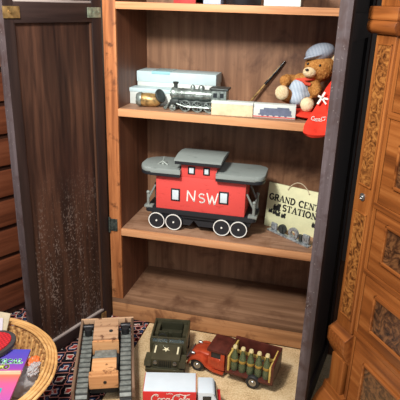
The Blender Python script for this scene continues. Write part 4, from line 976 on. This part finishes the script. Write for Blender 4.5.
crumple((0, 0, 0.085), (0.080, 0.070, 0.084), 7.7, 'bag', M['lilac'], pg2, 0.12)
pg3 = thing('plastic_bag', 'pale beige crumpled packet beside the red pad in the basket', 'bag', (-0.160, -0.488, 0.0))
crumple((0, 0, 0.105), (0.056, 0.052, 0.078), 9.3, 'bag', M['kraft'], pg3, 0.14)

# bright packet, red pad and card
pk = thing('packet', 'purple, pink and orange packet lettered MUSICAL PIANO in the basket', 'packet', (-0.108, -0.610, 0.192), (0, 0, math.radians(17)))
PW, PH = 0.150, 0.200
MB().bb(-PW / 2, PW / 2, -PH / 2, PH / 2, -0.004, 0.004, 0.002).build('packet_card', M['pack'], pk)
m = MB(); write('MUSICAL', 0.0168, m, Matrix.Translation((-0.030, 0.039, 0.0044)), 0.30, 0.30, 0.1, 0.0008, True); m.build('lettering', M['mint'], pk)
m = MB(); write('PIANO', 0.0165, m, Matrix.Translation((-0.030, 0.016, 0.0044)), 0.30, 0.30, 0.1, 0.0008, True); m.build('lettering', M['yellow_green'], pk)
MB().ribbon([(-0.072, 0.004), (0.072, 0.006)], 0.006, 0.0008, Matrix.Translation((0, 0, 0.0044))).build('stripe', M['kraft'], pk)
for k in range(4): MB().box((-0.012 + k * 0.017, -0.076, 0.0046), (0.013, 0.038, 0.001), None, 0.0003).build('piano_key', M['teal'], pk)

rp = thing('red_pad', 'quilted red pad with charcoal trim lying on the packet in the basket', 'pad', (-0.166, -0.526, 0.209), (math.radians(4), math.radians(3), math.radians(-35)))
ov = [(0.042 * math.cos(a), 0.052 * math.sin(a) * (1 + 0.08 * math.sin(a))) for a in [2 * PI * k / 36 for k in range(36)]]
MB().prism([(x * 1.26, y * 1.22) for x, y in ov], 0.010, Matrix.Translation((0, 0, -0.005)), 0.003).build('trim', M['charcoal'], rp)
MB().prism(ov, 0.006, Matrix.Translation((0, 0, 0.0025)), 0.002).build('quilted_face', M['quilt'], rp)
cd = thing('card', 'folded kraft and lilac card standing at the far rim of the basket', 'card', (-0.216, -0.468, 0.105), (math.radians(-20), 0, math.radians(8)))
MB().bb(-0.050, 0.026, -0.0015, 0.0015, 0.0, 0.128, 0.001).build('front_leaf', M['lilac'], cd)
m = MB(); m.prism([(0.010, 0.0), (0.020, 0.0), (0.046, 0.142), (-0.05, 0.150), (-0.05, 0.070)], 0.003, Matrix(((1, 0, 0, 0), (0, 0, -1, 0.006), (0, 1, 0, 0), (0, 0, 0, 1)))); m.build('back_leaf', M['kraft'], cd)
MB().cyl((0.006, -0.0014, 0.106), (0.006, -0.0022, 0.106), 0.006, seg=12).build('hole', M['ink'], cd)

# ---------------------------------------------------------------- light
def area(name, loc, aim, size, energy, col):
    l = bpy.data.lights.new(name, 'AREA'); l.shape = 'DISK'; l.size = size; l.energy = energy; l.color = col
    o = bpy.data.objects.new(name, l); COL.objects.link(o); o.location = loc
    o.rotation_euler = (V(aim) - V(loc)).to_track_quat('-Z', 'Y').to_euler(); return o
area('room_lamp', (0.12, -0.90, 1.44), (0.28, 0.1, 0.45), 0.16, 20, (1.0, 0.97, 0.92))
area('ceiling_fill', (-0.2, -1.5, 2.5), (0.35, 0.0, 0.4), 0.9, 30, (1.0, 0.96, 0.9))  # broad overhead fill added to lift the shade, no actual fixture
area('room_daylight', (1.5, -2.2, 1.9), (0.4, 0.0, 0.6), 1.2, 22, (0.95, 0.97, 1.0))
w = bpy.data.worlds.new('World'); scene.world = w; w.use_nodes = True
w.node_tree.nodes['Background'].inputs[0].default_value = (0.85, 0.9, 1.0, 1); w.node_tree.nodes['Background'].inputs[1].default_value = 0.4

# ---------------------------------------------------------------- camera
p, yw, rl = 0.358791, 0.243138, 0.030338
fwd = V((-math.sin(yw) * math.cos(p), math.cos(yw) * math.cos(p), -math.sin(p)))
right = V((math.cos(yw), math.sin(yw), 0)); up = right.cross(fwd)
r2 = right * math.cos(rl) + up * math.sin(rl); u2 = up * math.cos(rl) - right * math.sin(rl)
cam = bpy.data.cameras.new('camera'); co = bpy.data.objects.new('camera', cam); COL.objects.link(co)
cam.sensor_width = 36; cam.sensor_fit = 'HORIZONTAL'; cam.lens = 523.41 / 400 * 36; cam.clip_start = 0.05
mw = Matrix.Identity(4)
for i in range(3): mw[i][0] = r2[i]; mw[i][1] = u2[i]; mw[i][2] = -fwd[i]
mw.translation = V((0.6636, -1.549, 1.1)); co.matrix_world = mw
scene.camera = co
scene.view_settings.view_transform = 'Standard'; scene.view_settings.look = 'None'
scene.view_settings.exposure = 0.0; scene.view_settings.gamma = 1.0; scene.view_settings.use_curve_mapping = False
